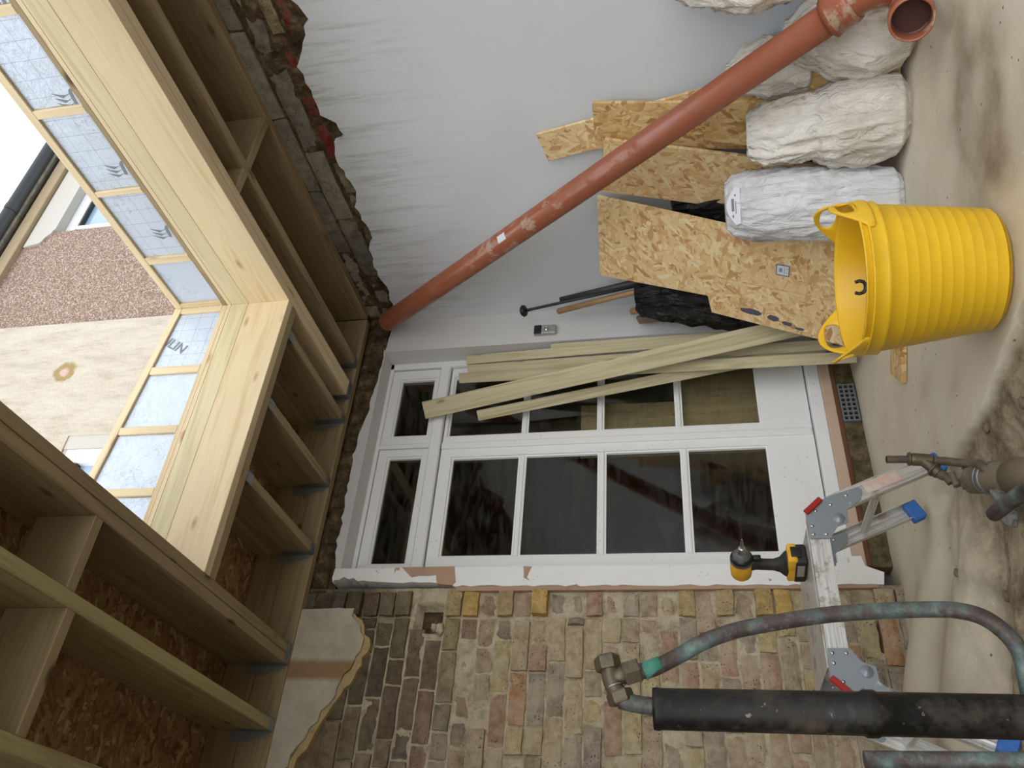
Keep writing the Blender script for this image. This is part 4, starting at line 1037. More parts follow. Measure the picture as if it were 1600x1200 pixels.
# --- impact of sacks
def sack(name, base, rx, ry, prof, h, seed, mat, lean_v=(0, 0), yaw=0.0, wr=0.02, seg=120, rings=90, sq=2.6, flat_top=0.25, flat_pow=1.0, **k):
    """prof: list of (t, radius factor, flatten factor)"""
    vs, fs = [], []
    def ev(t):
        for (a, ra, fa), (b, rb_, fb) in zip(prof, prof[1:]):
            if a <= t <= b:
                s = smooth(a, b, t); return ra + (rb_-ra)*s, fa + (fb-fa)*s
        return prof[-1][1], prof[-1][2]
    for i in range(rings+1):
        t = i/rings; r, fl = ev(t)
        for j in range(seg):
            a = 2*PI*j/seg; c, s = math.cos(a), math.sin(a)
            q = (abs(c)**sq + abs(s)**sq)**(-1/sq)
            x = rx*r*c*q; y = ry*r*s*q*fl
            P = Vector((c*1.5, s*1.5, t*1.3 + seed*3.1))
            w1 = noise.noise(P*1.3); ridge = 1-abs(noise.noise(Vector((c*3.4+t*2.0, s*3.4, t*1.6+seed)))*2)
            ridge2 = 1-abs(noise.noise(Vector((c*7+seed, s*7+t*3, t*4)))*2)
            dd = wr*(1.3*w1 + 0.9*(ridge**3) + 0.45*(ridge2**3))*min(1, 0.25+t*3)
            nl = math.hypot(x, y) + 1e-6
            x += dd*x/nl; y += dd*y/nl
            z = h*t + wr*0.5*noise.noise(Vector((c*2, s*2, t*5+seed)))*min(1, t*4)
            vs.append((x + lean_v[0]*t, y + lean_v[1]*t, max(z, 0.0)))
    for i in range(rings):
        for j in range(seg):
            k2 = (j+1) % seg; fs.append((i*seg+j, i*seg+k2, (i+1)*seg+k2, (i+1)*seg+j))
    fs.append(tuple(range(seg))[::-1]); fs.append(tuple(rings*seg + j for j in range(seg)))
    me = bpy.data.meshes.new(name); me.from_pydata(vs, [], fs); me.update()
    mw = Matrix.Translation(base) @ Matrix.Rotation(yaw, 4, 'Z')
    return link(name, me, mat, None, mw, smooth=True, **k)
SG = 'white rubble sacks along the wall'
sack('rubble_sack', (2.72, 2.085, 0.0), 0.15, 0.155, [(0, .72, 1), (.06, .95, 1), (.2, 1.02, 1), (.42, .98, 1), (.52, .86, .95), (.58, .74, .85), (.70, .78, .6), (.86, .74, .42), (.96, .62, .3), (1, .5, .2)], 0.56, 3, M_SACK, (-0.02, 0.05), -0.77, 0.017, label='white sack in the middle of the row with a loose floppy neck', cat='sack', group=SG)
b2 = sack('rubble_sack', (2.565, 2.385, 0.0), 0.135, 0.14, [(0, .82, 1), (.05, .98, 1), (.3, 1.0, 1), (.6, 1.0, 1), (.85, .95, .9), (.95, .85, .7), (1, .62, .45)], 0.645, 5, M_SACK2, (0.055, 0.075), -0.77, 0.014, label='bluish white upright sack with a printed rim, beside the yellow tubs', cat='sack', group=SG)
sack('rubble_sack', (2.86, 1.79, 0.0), 0.16, 0.17, [(0, .7, 1), (.08, .95, 1), (.35, 1.05, 1), (.6, .9, 1), (.8, .6, .9), (1, .3, .7)], 0.42, 8, M_SACK, (0.0, 0.04), -0.77, 0.018, label='white sack squashed behind the bend of the drain pipe', cat='sack', group=SG)
sack('rubble_sack', (2.96, 2.00, 0.30), 0.11, 0.15, [(0, .6, 1), (.1, .95, 1), (.5, 1.0, 1), (.8, .8, .8), (1, .25, .4)], 0.32, 12, M_SACK, (0.02, 0.02), -0.77, 0.016, label='small white sack wedged behind the drain pipe above its collar', cat='sack', group=SG)
sack('rubble_sack', (2.885, 1.50, 0.36), 0.155, 0.17, [(0, .6, 1), (.1, .9, 1), (.4, 1.0, 1), (.75, .75, .8), (1, .3, .5)], 0.52, 15, M_SACK, (0.02, 0.03), -0.77, 0.024, label='crumpled sack at the edge of the picture above the pipe bend', cat='sack', group=SG)
sack('rubble_sack', (2.93, 1.40, 0.0), 0.15, 0.15, [(0, .8, 1), (.1, 1, 1), (.6, 1.0, 1), (.9, .8, 1), (1, .5, 1)], 0.38, 19, M_SACK, (0, 0), 0.5, 0.02, label='sack on the floor under the crumpled one, mostly out of the picture', cat='sack', group=SG)
# printed folded lip at the mouth of the bluish sack
lipm = Matrix(((-0.72, 0, -0.69, 2.575), (0.69, 0, -0.72, 2.335), (0, 1, 0, 0.615), (0, 0, 0, 1)))
lo_ = [(-0.075 + 0.15*i/12, 0.034*math.sin(PI*i/12)) for i in range(13)]
lp = prism_me(lo_ + [(0.07, -0.02), (-0.07, -0.02)], -0.03, 0.004, 'z')
lip = link('folded_lip', lp, M_LABELW, b2, lipm, label='stiff white lip with dark print')
bm = bmesh.new()
box_bm(bm, -0.030, 0.020, 0.004, 0.014, 0.004, 0.0048); box_bm(bm, -0.048, -0.040, -0.004, 0.002, 0.004, 0.0048); box_bm(bm, 0.034, 0.046, 0.006, 0.012, 0.004, 0.0048); box_bm(bm, -0.02, 0.03, -0.004, -0.001, 0.004, 0.0048)
link('print', bm_me(bm), M_INK, lip, lipm)
BG = 'black polythene sacks in the corner'
sack('black_sack', (2.885, 3.255, 0.0), 0.135, 0.205, [(0, .8, 1), (.08, 1, 1), (.35, 1.0, 1), (.55, .95, .95), (.72, .88, .8), (.88, .78, .7), (.97, .70, .6), (1, .5, .5)], 1.07, 23, M_BIN, (0.05, -0.07), 0.1, 0.03, label='crumpled black polythene sack between the osb sheet and the battens', cat='sack', group=BG)
sack('black_sack', (3.02, 2.72, 0.0), 0.085, 0.17, [(0, .8, 1), (.1, 1, 1), (.5, 1.0, 1), (.8, .7, .8), (1, .35, .5)], 0.86, 27, M_BIN, (0.0, -0.03), 0.0, 0.02, label='black polythene sack showing between two osb boards', cat='sack', group=BG)

# --- tools standing in the black sack
tl = empty('rubber_headed_rod', (2.93, 3.20, 0.9), label='thin black rod with a round knob standing in the black sack', cat='tool')
tube('rod', [(2.93, 3.10, 0.9), (3.0, 3.335, 1.66), (3.003, 3.345, 1.69)], [0.009, 0.008, 0.011], M_BLACKPL, tl, 14)
link('knob', lathe_me([(0, -0.012), (0.026, -0.011), (0.034, 0.0), (0.03, 0.012), (0.012, 0.022), (0.0, 0.022)], 28), M_BLACKPL, tl, frame_from((3.0, 3.335, 1.66), (3.006, 3.355, 1.73))[0] @ Matrix.Rotation(-PI/2, 4, 'Y'))
tube('black_tube', [(2.93, 3.06, 0.85), (3.0, 3.275, 1.475)], 0.017, M_BLACKPIPE, None, 20, label='thick dark grey tube beside the thin rod in the black sack', cat='pipe')
tube('tool_handle', [(2.90, 3.10, 0.85), (2.95, 3.22, 1.15), (3.0, 3.365, 1.50), (3.001, 3.368, 1.508)], [0.017, 0.015, 0.017, 0.010], M_HANDLE, None, 18, label='long pale wooden handle leaning out of the black sack', cat='tool')
tube('tool_handle', [(2.88, 3.22, 0.86), (2.985, 3.395, 1.10), (2.987, 3.398, 1.106)], [0.014, 0.019, 0.012], M_HANDLE, None, 18, label='short tan wooden handle end with a hole, below the long one', cat='tool')
lean('timber_stake', (2.86, 3.30, 0.78), (2.97, 3.45, 1.07), 0.045, 0.02, plain('grey_weathered_wood', srgb(120, 104, 88), 0.8), 'flat grey stake poking out under the short handle', (0, 1, 0.3), group=None, cat='tool')

# --- nested yellow tubs
def tub(base, dz, hand, label, k=1.0):
    e = empty('flexible_tub', (base[0], base[1], dz), label=label, cat='tub', group='yellow flexible tubs nested together')
    h = 0.352; rb_, rt = 0.168*k, 0.2175*k
    pr = [(0.0, 0.0), (rb_-0.03, 0.0), (rb_-0.008, 0.006), (rb_, 0.026)]
    N = 10
    for i in range(N):
        t0 = 0.05 + 0.80*i/N; r0 = rb_+(rt-rb_)*t0; z0 = h*t0
        pr += [(r0, z0), (r0+0.0007, z0+0.0008), (r0+0.0006, z0+0.0022)]
    pr += [(rt-0.007, h*0.885), (rt+0.0025, h*0.90), (rt+0.0015, h*0.915), (rt, h), (rt+0.006, h+0.004), (rt+0.005, h+0.008), (rt-0.002, h+0.008), (rt-0.006, h), (rb_-0.005, 0.03), (rb_-0.03, 0.008), (0.0, 0.008)]
    link('bucket', lathe_me(pr, 96), M_YELLOW, e, Matrix.Translation((base[0], base[1], dz)))
    for (a, wd, hh, tilt) in hand:
        a = math.radians(a); TH = math.radians(wd)
        def ztop(th): return hh*max(0.0, math.cos(PI/2*min(1, abs(th)/TH)))**1.15
        zc = hh*0.52; NS = 56; loops = []
        for ring in range(6):
            loop = []
            for q in range(NS):
                f = 2*PI*q/NS; cu, su = math.cos(f), math.sin(f)
                q4 = (abs(cu)**3 + abs(su)**3)**(-1/3)
                ih, iz = TH*0.40*cu*q4, zc + hh*0.27*su*q4*(1.0 if su > 0 else 1.15)
                # outer point along the same direction
                lo, hi = 0.0, 6.0
                for _ in range(24):
                    mid = (lo+hi)/2; th_ = ih*mid; z_ = zc + (iz-zc)*mid
                    ok = abs(th_) < TH and z_ > -0.016 and z_ < ztop(th_)+0.002
                    if ok: lo = mid
                    else: hi = mid
                fr = ring/5; k_ = 1 + (max(lo, 1.12)-1)*fr
                th_, z_ = ih*k_, zc + (iz-zc)*k_
                loop.append((th_, z_))
            loops.append(loop)
        bm = bmesh.new(); V = []
        for lay in (0.004, -0.004):
            for ri, loop in enumerate(loops):
                off = lay*(0.45 if ri in (0, 5) else 1.0)
                V.append([bm.verts.new((base[0]+(rt+0.003+off+tilt*max(0, z_)/hh)*math.cos(a+th_), base[1]+(rt+0.003+off+tilt*max(0, z_)/hh)*math.sin(a+th_), dz+h+z_)) for th_, z_ in loop])
        def strip(A, B_):
            for q in range(NS):
                q2 = (q+1) % NS; bm.faces.new((A[q], A[q2], B_[q2], B_[q]))
        for ri in range(5): strip(V[ri], V[ri+1]); strip(V[6+ri+1], V[6+ri])
        strip(V[6], V[0]); strip(V[5], V[11])
        link('handle', bm_me(bm), M_YELLOW, e, smooth=True)
    return e
def ribbon(pts, c, w, t):
    """rounded strap following pts, w tall in the path plane, t thick radially"""
    pts = [Vector(p) for p in pts]; n = len(pts); vs, fs = [], []; seg = 12
    for i in range(n):
        T = (pts[min(i+1, n-1)]-pts[max(i-1, 0)]).normalized(); Rr = Vector((pts[i].x-c[0], pts[i].y-c[1], 0)).normalized(); U = Rr.cross(T).normalized(); R2 = T.cross(U)
        for j in range(seg):
            a = 2*PI*j/seg; vs.append(tuple(pts[i] + U*(math.cos(a)*w/2*1.25) + R2*(math.sin(a)*t/2)))
    for i in range(n-1):
        for j in range(seg):
            k = (j+1) % seg; fs.append((i*seg+j, i*seg+k, (i+1)*seg+k, (i+1)*seg+j))
    fs.append(tuple(range(seg))); fs.append(tuple((n-1)*seg+j for j in range(seg)))
    me = bpy.data.meshes.new('strap'); me.from_pydata(vs, [], fs); me.update()
    for p in me.polygons: p.use_smooth = True
    return me
TB = (1.70, 1.865)
tub(TB, 0.004, [(300, 34, 0.085, -0.012), (98, 34, 0.090, 0.010)], 'outer yellow flexible tub standing on the floor')
tub(TB, 0.022, [(347, 31, 0.078, 0.010), (150, 31, 0.070, 0.020)], 'inner yellow flexible tub nested inside the outer one', 0.985)
# black pipe clip hooked on the front rim
th = math.radians(222); cc = Vector((TB[0]+0.208*math.cos(th), TB[1]+0.208*math.sin(th), 0.378))
pts = []
for i in range(17):
    a = math.radians(-150 + 300*i/16 - 90 + 90)
    pts.append((0.0, 0.022*math.sin(a), -0.02*math.cos(a)))
vs_, fs_ = [], []
me = tube_me([Vector(p) for p in [(0, -0.014, 0.016), (0, -0.017, 0.006), (0, -0.014, -0.004), (0, -0.006, -0.009), (0, 0.006, -0.009), (0, 0.014, -0.004), (0, 0.017, 0.006), (0, 0.014, 0.016)]], 0.0048, 8)
pc_ = link('pipe_clip', me, M_BLACKPL, None, Matrix.Translation(cc + Vector((0, 0, 0.014))) @ Matrix.Rotation(th, 4, 'Z') @ Matrix.Scale(2.2, 4, Vector((1, 0, 0))), label='small black plastic pipe clip on the front rim of the yellow tub', cat='clip')

# --- folding platform ladder
ld = empty('folding_ladder', (1.1, 2.77, 0.0), label='aluminium multi-fold ladder set up as a low work platform on blue feet', cat='ladder')
HX = 1.335; LX = 0.775; HZ = 0.455
def stile(name, P0, P1, w=0.026, h=0.062, parent=ld, flip=1):
    m, L = frame_from(P0, P1); bm = bmesh.new(); t = 0.0025
    prof = [(-w/2, -h/2), (w/2, -h/2), (w/2, -h/2+t), (-w/2+t, -h/2+t), (-w/2+t, -0.006), (-w/2+t+0.003, 0), (-w/2+t, 0.006), (-w/2+t, h/2-t), (w/2, h/2-t), (w/2, h/2), (-w/2, h/2)]
    ridges = []
    a = [bm.verts.new((-L/2, y*flip, z)) for y, z in prof]; b = [bm.verts.new((L/2, y*flip, z)) for y, z in prof]; n = len(prof)
    for i in range(n): bm.faces.new((a[i], a[(i+1) % n], b[(i+1) % n], b[i]))
    f1 = bm.faces.new(a); f2 = bm.faces.new(b); bmesh.ops.triangulate(bm, faces=[f1, f2])
    for zz in (-0.018, 0.018): box_bm(bm, -L/2, L/2, flip*(-w/2-0.0012), flip*(-w/2+0.001), zz-0.002, zz+0.002)
    return link(name, bm_me(bm), M_ALU, parent, m)
YN, YFR = 2.605, 2.945
for (yy, fl) in ((YN, -1), (YFR, 1)):
    # platform stiles, right leg stiles, left leg stiles
    stile('platform_stile', (LX+0.02, yy, HZ), (HX-0.02, yy, HZ), flip=-fl)
    stile('leg_stile', (HX+0.03, yy, HZ-0.06), (1.525, yy, 0.03), flip=-fl)
    stile('leg_stile', (LX-0.02, yy, HZ-0.06), (0.602, yy, 0.03), flip=-fl)
    for (hx, sx, leg) in ((HX, 1, Vector((1.525, yy, 0.0))), (LX, -1, Vector((0.602, yy, 0.0)))):
        yo = yy + fl*0.0155*1 if False else yy - 0.0165 if fl < 0 else yy - 0.0165
        # hinge cheek
        top = Vector((hx, yo, HZ)); d2 = (leg - Vector((hx, yy, HZ-0.05))).normalized()
        c0 = Vector((hx, 0, HZ)); perp = Vector((d2.z, 0, -d2.x)) * -1
        s = sx
        poly = [(hx-s*0.095, HZ-0.030), (hx-s*0.095, HZ+0.030), (hx-s*0.02, HZ+0.037), (hx+s*0.025, HZ+0.025), (hx+s*0.075, HZ-0.075), (hx+s*0.105, HZ-0.165), (hx+s*0.045, HZ-0.185), (hx+s*0.010, HZ-0.115), (hx-s*0.020, HZ-0.082), (hx-s*0.040, HZ-0.045)]
        poly = [(hx-s*0.100, HZ-0.034), (hx-s*0.100, HZ+0.030), (hx-s*0.01, HZ+0.034), (hx+s*0.030, HZ-0.005), (hx+s*0.055, HZ-0.055), (hx+s*0.085, HZ-0.145), (hx+s*0.075, HZ-0.158), (hx+s*0.040, HZ-0.150), (hx+s*0.000, HZ-0.100), (hx-s*0.045, HZ-0.098), (hx-s*0.060, HZ-0.060)]
        hp = prism('hinge', poly, yo-0.003, yo, 'y', M_HINGE, ld)
        for (rx_, rz_) in [(-0.085, 0.018), (-0.085, -0.022), (-0.055, 0.018), (0.0, 0.0), (0.022, -0.05), (0.055, -0.105), (-0.03, -0.075)]:
            link('rivet', lathe_me([(0, 0.003), (0.004, 0.0025), (0.006, 0.0)], 14), M_STEEL, hp, Matrix.Translation((hx+s*rx_, yo-0.003, HZ+rz_)) @ Matrix.Rotation(PI/2, 4, 'X'))
        link('pivot_boss', lathe_me([(0, 0.006), (0.008, 0.006), (0.010, 0.003), (0.018, 0.003), (0.019, 0.0)], 24), M_HINGE, hp, Matrix.Translation((hx-s*0.030, yo-0.003, HZ-0.070)) @ Matrix.Rotation(PI/2, 4, 'X'))
        beam('lever', (hx-s*0.010, yo-0.008, HZ+0.034), (hx+s*0.042, yo-0.008, HZ-0.022), 0.010, 0.020, M_RED, hp, upv=(s*0.7, 0, 0.7), bev=0.003, label='red locking lever')
        # blue foot
        dd = (leg - Vector((hx+s*0.03, yy, HZ-0.06))).normalized()
        beam('foot_cap', leg + Vector((0, 0, 0.002)) - dd*0.0 + Vector((0, 0, 0.024)) - Vector((s*0.008, 0, 0)) , leg + Vector((0, 0, 0.07)) - Vector((s*0.030, 0, 0)), 0.038, 0.072, M_BLUE, ld, upv=(s, 0, 0.3), bev=0.004, label='blue rubber foot')
# rungs
def rung(P, tilt):
    P = Vector(P); beam('rung', (P.x, YN+0.012, P.z), (P.x, YFR-0.012, P.z), 0.028, 0.028, M_ALU, ld, upv=tilt, bev=0.004)
rung((1.435, 0, 0.235), (0.4, 0, 0.9)); rung((0.69, 0, 0.235), (-0.4, 0, 0.9))
for x in (0.92, 1.19): rung((x, 0, HZ), (0, 0, 1))
# checker plate deck between the platform stiles
box('deck_plate', LX+0.05, HX-0.05, YN+0.010, YFR-0.010, HZ+0.0315, HZ+0.0335, M_ALU, ld)
tube('stay_rod', [(HX+0.02, YFR-0.02, HZ+0.02), (HX-0.03, YFR-0.02, HZ+0.085), (HX-0.08, YFR-0.02, HZ+0.04)], 0.003, M_STEEL, ld, 8)
# stickers
def sticker(P0, P1, frac0, frac1, w, mat, name, y, label=None):
    P0 = Vector(P0); P1 = Vector(P1); a = P0.lerp(P1, frac0); b = P0.lerp(P1, frac1)
    m, L = frame_from(a, b); m.translation.y = y
    bm = bmesh.new(); box_bm(bm, -L/2, L/2, -0.0004, 0.0004, -w/2, w/2)
    return link(name, bm_me(bm), mat, ld, m, label=label), m, L
yS = YN - 0.0148
Pa, Pb = (HX+0.03, YN, HZ-0.06), (1.525, YN, 0.03)
sticker(Pa, Pb, 0.30, 0.62, 0.036, plain('torn_pink_sticker', srgb(206, 172, 156), 0.7, dirt=srgb(200, 200, 198), dthr=(0.5, 0.52), dscale=40), 'torn_sticker', yS)
sticker(Pa, Pb, 0.20, 0.25, 0.026, M_BLACKPL, 'warning_sticker', yS); sticker(Pa, Pb, 0.208, 0.242, 0.016, M_RED, 'warning_sticker', yS-0.0006)
Pa, Pb = (LX-0.02, YN, HZ-0.06), (0.602, YN, 0.03)
so, sm, sL = sticker(Pa, Pb, 0.05, 0.66, 0.050, M_LABELW, 'instruction_sticker', yS, 'white instruction sticker with rows of small pictograms')
bm = bmesh.new(); bmr = bmesh.new(); rp = random.Random(6)
for i in range(10):
    for j in range(2):
        cx = -sL/2 + sL*(i+0.5)/10; cz = -0.012 + 0.024*j
        for q in range(4):
            x = cx + rp.uniform(-0.006, 0.006); z = cz + rp.uniform(-0.007, 0.007); tgt = bm if (rp.random() < 0.65 or i < 4) else bmr
            box_bm(tgt, x, x+rp.uniform(0.002, 0.006), -0.0012, -0.0004, z, z+rp.uniform(0.0012, 0.004))
link('pictograms', bm_me(bm), M_LABELB, so, sm); link('pictograms', bm_me(bmr), plain('sticker_red', srgb(176, 60, 66), 0.6), so, sm)

# --- impact driver standing on its battery
dvo = Vector((1.215, 2.735, HZ+0.0335)); dm = Matrix.Translation(dvo) @ Matrix.Rotation(math.radians(-78), 4, 'Z') @ Matrix.Scale(1.06, 4)
dv = empty('impact_driver', tuple(dvo), label='yellow and black cordless impact driver standing upright on the ladder', cat='power tool')
def rbox(name, x0, x1, y0, y1, z0, z1, mat, bev, parent=dv, seg=3, sm=True):
    bm = bmesh.new(); box_bm(bm, x0, x1, y0, y1, z0, z1); bevel(bm, bev, seg)
    return link(name, bm_me(bm), mat, parent, dm, smooth=sm)
bt = rbox('battery', -0.055, 0.055, -0.038, 0.038, 0.0, 0.042, M_RUBBER, 0.010)
rbox('battery_shell', -0.052, 0.060, -0.036, 0.036, 0.030, 0.060, M_TOOLYEL, 0.008)
rbox('battery_window', 0.056, 0.0625, -0.020, 0.020, 0.018, 0.050, M_BLACKPL, 0.003)
rbox('rating_label', -0.02, 0.035, -0.0385, -0.0365, 0.010, 0.032, M_SILVER, 0.0005)
bm = bmesh.new()
prof = [(0.056, 0.052, 0.034, 0.0), (0.066, 0.044, 0.031, -0.002), (0.080, 0.026, 0.022, -0.006), (0.100, 0.0195, 0.0165, -0.006), (0.130, 0.019, 0.0165, -0.004), (0.155, 0.021, 0.017, 0.0), (0.172, 0.028, 0.021, 0.004), (0.185, 0.034, 0.024, 0.004)]
rings = []
for z, ax, ay, ox in prof:
    rings.append([bm.verts.new((ox+ax*math.copysign(abs(math.cos(t))**0.8, math.cos(t)), ay*math.copysign(abs(math.sin(t))**0.8, math.sin(t)), z)) for t in [2*PI*i/28 for i in range(28)]])
for a, b in zip(rings, rings[1:]):
    for i in range(28): bm.faces.new((a[i], a[(i+1) % 28], b[(i+1) % 28], b[i]))
bm.faces.new(rings[0]); bm.faces.new(rings[-1])
link('grip', bm_me(bm), M_RUBBER, dv, dm, smooth=True)
hdm = dm @ Matrix.Translation((0.0, 0, 0.200)) @ Matrix.Rotation(PI/2, 4, 'Y')
link('motor_housing', lathe_me([(0, -0.060), (0.026, -0.059), (0.033, -0.050), (0.036, -0.02), (0.036, 0.018), (0.034, 0.024)], 36), M_TOOLYEL, dv, hdm)
link('gear_case', lathe_me([(0.0352, 0.016), (0.0365, 0.020), (0.0345, 0.036), (0.027, 0.050), (0.020, 0.058), (0.015, 0.062), (0, 0.062)], 36), M_TOOLGREY, dv, hdm)
link('nose_ring', lathe_me([(0.0355, 0.030), (0.0365, 0.033), (0.0345, 0.038), (0.029, 0.047), (0.0282, 0.047)], 36), M_BLACKPL, dv, hdm)
link('chuck', lathe_me([(0.0145, 0.058), (0.0145, 0.066), (0.0115, 0.068), (0.0115, 0.083), (0.009, 0.085), (0, 0.085)], 28), M_STEEL, dv, hdm)
link('bit_holder', lathe_me([(0.0055, 0.083), (0.0055, 0.110), (0.004, 0.112), (0.0032, 0.125), (0.001, 0.130), (0, 0.130)], 16), M_STEEL, dv, hdm)
link('rear_cap', lathe_me([(0, -0.066), (0.020, -0.065), (0.028, -0.058), (0.0318, -0.048), (0.031, -0.040)], 32), M_RUBBER, dv, hdm)
rbox('trigger', 0.020, 0.038, -0.009, 0.009, 0.140, 0.166, M_BLACKPL, 0.004)
rbox('trigger_guard', -0.01, 0.030, -0.017, 0.017, 0.166, 0.176, M_TOOLYEL, 0.004)

# --- foreground pipework
bp = empty('lagged_pipe', (0.40, 1.35, 0.0), label='thick dusty black pipe rising upright in the foreground', cat='pipe')
cx, cy = 0.3585, 1.35
pr = [(0.0315, -0.05), (0.032, 0.3), (0.0325, 0.62), (0.0355, 0.625), (0.0355, 0.64), (0.0325, 0.645), (0.0322, 0.94), (0.0335, 0.945), (0.0325, 0.952), (0.027, 0.950), (0.026, 0.90), (0, 0.90)]
pr = [(r*0.96, z) for r, z in pr]
vsx = lathe_me(pr, 48)
link('outer_sleeve', vsx, M_LAG, bp, Matrix.Translation((cx, cy, 0)))
wp = empty('water_pipe', (0.385, 1.35, 0.95), label='verdigris copper water pipe looping from a brass elbow beside the black pipe', cat='pipe')
tube('stub', spline([(cx+0.004, cy, 0.90), (cx+0.004, cy-0.0, 0.955), (cx+0.008, cy, 0.985), (cx+0.012, cy, 1.004)], 18), 0.0135, M_COPPER, wp, 20)
# brass compression elbow body
fx = 0.372
tube('elbow_body', spline([(fx-0.004, cy, 1.000), (fx+0.008, cy-0.003, 1.008), (fx+0.032, cy-0.004, 1.018), (fx+0.056, cy-0.004, 1.020)], 16), [0.0145]*17, M_BRASS, wp, 20)
def hexnut(P0, P1, r, name='nut'):
    m, L = frame_from(P0, P1); me = lathe_me([(0, -L/2), (r*0.92, -L/2), (r, -L/2+0.003), (r, L/2-0.003), (r*0.92, L/2), (0, L/2)], 6)
    for p in me.polygons: p.use_smooth = False
    return link(name, me, M_BRASS, wp, m @ rot)
hexnut((fx-0.006, cy, 1.000), (fx+0.012, cy-0.002, 1.006), 0.0215)
hexnut((fx+0.044, cy-0.004, 1.021), (fx+0.066, cy-0.004, 1.026), 0.0215, 'blanking_cap')
tube('branch', [(fx+0.030, cy-0.004, 1.018), (fx+0.044, cy-0.002, 0.985)], 0.0145, M_BRASS, wp, 18)
hexnut((fx+0.038, cy-0.003, 0.998), (fx+0.047, cy-0.001, 0.972), 0.0205)
loop = [(fx+0.043, cy-0.002, 0.975), (0.421, cy, 0.951), (0.442, cy, 0.909), (0.465, cy, 0.868), (0.484, cy, 0.816), (0.495, cy, 0.764), (0.504, cy, 0.714), (0.511, cy, 0.664), (0.515, cy, 0.614), (0.518, cy, 0.566), (0.519, cy, 0.519), (0.518, cy, 0.481), (0.509, cy, 0.447), (0.491, cy, 0.424), (0.466, cy, 0.408), (0.437, cy, 0.403), (0.37, cy+0.02, 0.40), (0.28, cy+0.02, 0.38), (0.20, cy, 0.30), (0.17, cy, 0.10), (0.17, cy, -0.02)]
tube('copper_loop', spline(loop, 160), 0.0128, M_COPPER, wp, 24)
tube('verdigris_joint', [(0.4155, cy-0.001, 0.966), (0.428, cy, 0.938)], 0.0134, M_TEAL, wp, 20, label='bright green corroded joint')
me = lathe_me([(0.0155+0.0012*math.cos(t), 0.0012*math.sin(t)) for t in [2*PI*i/8 for i in range(9)]], 24)
link('tie_wire', me, M_STEEL, wp, Matrix.Translation((fx+0.018, cy-0.003, 1.010)) @ Matrix.Rotation(1.25, 4, 'Y'))
tube('copper_pipe', [(0.283, 1.30, 0.66), (0.289, 1.30, 0.40), (0.293, 1.30, -0.02)], 0.012, M_COPPER, None, 20, label='second copper pipe just left of the black one, cut by the picture edge', cat='pipe')

# standing water tee in the broken floor
tp = empty('pipe_tee', (1.33, 2.33, 0.0), label='rusty standing pipe with a galvanised tee rising from the broken floor', cat='pipe')
Yt = 2.35
up_pts = [(1.384, Yt, 0.262), (1.3825, Yt, 0.215), (1.381, Yt, 0.185)]
tube('open_pipe', up_pts, 0.0115, M_LEAD, tp, 20, cap=False)
tube('pipe_bore', [(1.384, Yt, 0.2615), (1.384, Yt, 0.2600)], 0.0095, M_HOLE, tp, 18)
tube('tee_body', spline([(1.382, Yt, 0.196), (1.379, Yt, 0.165), (1.374, Yt, 0.130)], 14), [0.0165]+[0.0195]*12+[0.0185], M_BRASS, tp, 20)
tube('tee_collar', [(1.383, Yt, 0.200), (1.3825, Yt, 0.193)], 0.021, M_BRASS, tp, 20)
tube('tee_branch', spline([(1.375, Yt, 0.158), (1.350, Yt-0.002, 0.140), (1.325, Yt-0.004, 0.124)], 12), 0.0165, M_BRASS, tp, 20)
tube('tee_collar', [(1.344, Yt-0.002, 0.137), (1.338, Yt-0.003, 0.133)], 0.0225, M_BRASS, tp, 20)
tube('stop_cock', spline([(1.328, Yt-0.004, 0.126), (1.312, Yt-0.005, 0.108), (1.292, Yt-0.006, 0.098)], 12), [0.015]*6+[0.012]*7, M_LEAD, tp, 16)
tube('tap_handle', [(1.322, Yt-0.01, 0.093), (1.278, Yt-0.012, 0.086)], 0.011, M_LEAD, tp, 12)
tube('riser', spline([(1.374, Yt, 0.132), (1.371, Yt, 0.10), (1.360, 2.345, 0.055), (1.330, 2.30, 0.035), (1.280, 2.22, 0.052), (1.235, 2.20, 0.03), (1.225, 2.215, -0.03)], 48), 0.013, M_LEAD, tp, 18)
# broken clay pipe with a strap
cp = empty('clay_pipe', (1.22, 2.20, 0.0), label='broken dusty clay pipe lying in the hole with a strap round it', cat='pipe')
d0 = Vector((1.335, 2.40, 0.02)); d1_ = Vector((1.06, 1.90, 0.0))
m, L = frame_from(d0, d1_)
rc = random.Random(12); seg = 48
vs, fs = [], []
jn = [rc.uniform(-0.02, 0.025) for _ in range(seg)]
for (r, zz, jj) in [(0.044, -L/2, 1), (0.046, -L/2+0.10, 0), (0.046, L/2, 0)]:
    for j in range(seg):
        t = 2*PI*j/seg; vs.append((zz + (jn[j] + 0.03*math.sin(t))*jj, r*math.cos(t), r*math.sin(t)))
for (r, zz, jj) in [(0.036, -L/2, 1), (0.038, L/2, 0)]:
    for j in range(seg):
        t = 2*PI*j/seg; vs.append((zz + (jn[j] + 0.03*math.sin(t))*jj, r*math.cos(t), r*math.sin(t)))
def ringf(a, b):
    for j in range(seg):
        k = (j+1) % seg; fs.append((a*seg+j, a*seg+k, b*seg+k, b*seg+j))
ringf(0, 1); ringf(1, 2); ringf(3, 4); ringf(0, 3); ringf(2, 4)
me = bpy.data.meshes.new('clay'); me.from_pydata(vs, [], fs); me.update()
link('pipe_shell', me, M_CLAY, cp, m, smooth=True)
link('pipe_socket', lathe_me([(0.046, -0.1), (0.051, -0.098), (0.052, 0.06), (0.046, 0.07)], 40), M_CLAY, cp, m @ Matrix.Translation((0.13, 0, 0)) @ rot)
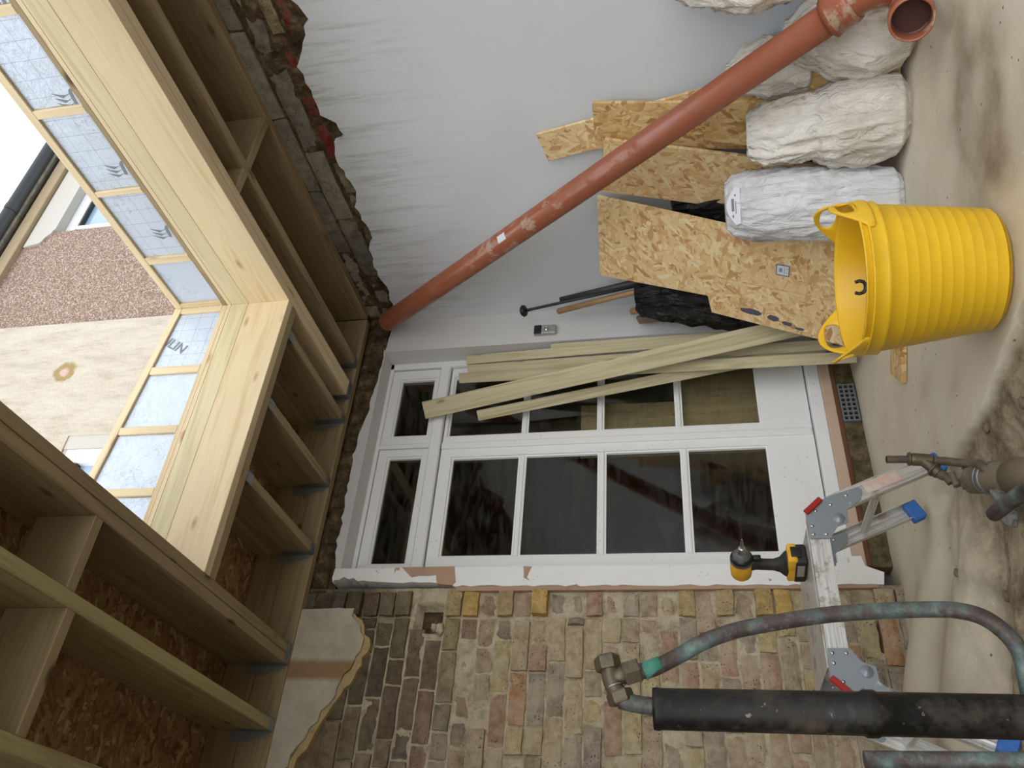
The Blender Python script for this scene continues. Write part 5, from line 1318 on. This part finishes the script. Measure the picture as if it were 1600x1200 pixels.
link('strap', lathe_me([(0.047, -0.007), (0.0495, -0.006), (0.0495, 0.006), (0.047, 0.007)], 40), M_GALV, cp, m @ Matrix.Translation((-0.115, 0, 0)) @ rot)
link('strap', lathe_me([(0.047, -0.004), (0.049, -0.003), (0.049, 0.003), (0.047, 0.004)], 40), M_GALV, cp, m @ Matrix.Translation((-0.145, 0, 0)) @ rot)
def blob(name, c, r, seed, mat, sc_=(1, 1, 1), amp=0.5, sub=4, **k):
    bm = bmesh.new(); bmesh.ops.create_icosphere(bm, subdivisions=sub, radius=1.0)
    for v in bm.verts:
        n_ = noise.noise(v.co*1.6 + Vector((seed, 0, 0))) + 0.5*noise.noise(v.co*4 + Vector((0, seed, 0)))
        f = 1 + amp*n_; v.co = Vector((v.co.x*r*sc_[0]*f, v.co.y*r*sc_[1]*f, v.co.z*r*sc_[2]*f))
    return link(name, bm_me(bm), mat, None, Matrix.Translation(c), smooth=True, **k)
blob('rag', (1.135, 2.185, 0.035), 0.035, 2.0, M_RAG, (1.3, 0.8, 0.8), 0.9, label='grey scrap of rag stuffed beside the clay pipe', cat='rag')
tube('cut_pipe', [(1.042, 2.059, 0.115), (1.015, 1.95, 0.118), (0.988, 1.843, 0.12), (0.955, 1.70, 0.115), (0.93, 1.60, -0.03)], 0.019, M_COPPER, None, 24, label='greenish cut pipe end sticking out over the broken floor', cat='pipe')
o_ = tube('bent_root', spline([(1.255, 1.89, -0.006), (1.262, 1.93, 0.006), (1.245, 1.97, 0.0), (1.255, 2.0, -0.012)], 20), 0.0045, M_CLAY, None, 10, label='thin curled strip lying on the broken soil at the edge of the picture', cat='debris')
# a few loose chips on the floor and stones
rs_ = random.Random(31)
for (x, y, r) in [(1.56, 2.70, .012), (1.42, 2.55, .016), (1.35, 2.02, .014), (1.25, 1.75, .018), (1.40, 1.90, .012), (1.18, 2.75, .012), (1.02, 2.55, .014), (1.44, 2.28, .013)]:
    h, _, _ = ground(x, y)
    blob('stone', (x, y, h + r*0.4), r, rs_.uniform(0, 50), M_CLAY, (1.2, 0.9, 0.7), 0.6, 2, label='small stone chip on the broken floor', cat='stone', group='stone chips on the broken floor')
# stones in the brick recess
for (x, z, r, l) in [(1.255, 2.005, .026, 'larger loose stone in the square hole of the brick wall'), (1.265, 2.035, .016, 'smaller loose stone in the square hole of the brick wall')]:
    blob('stone', (x, 3.505, z-0.008), r, 4.0+x*9, M_MORTAR, (1.1, 1, .8), 0.4, 3, label=l, cat='stone')
for o in bpy.data.objects:
    if o.parent is None and 'group' in o and o['group'] == '': del o['group']
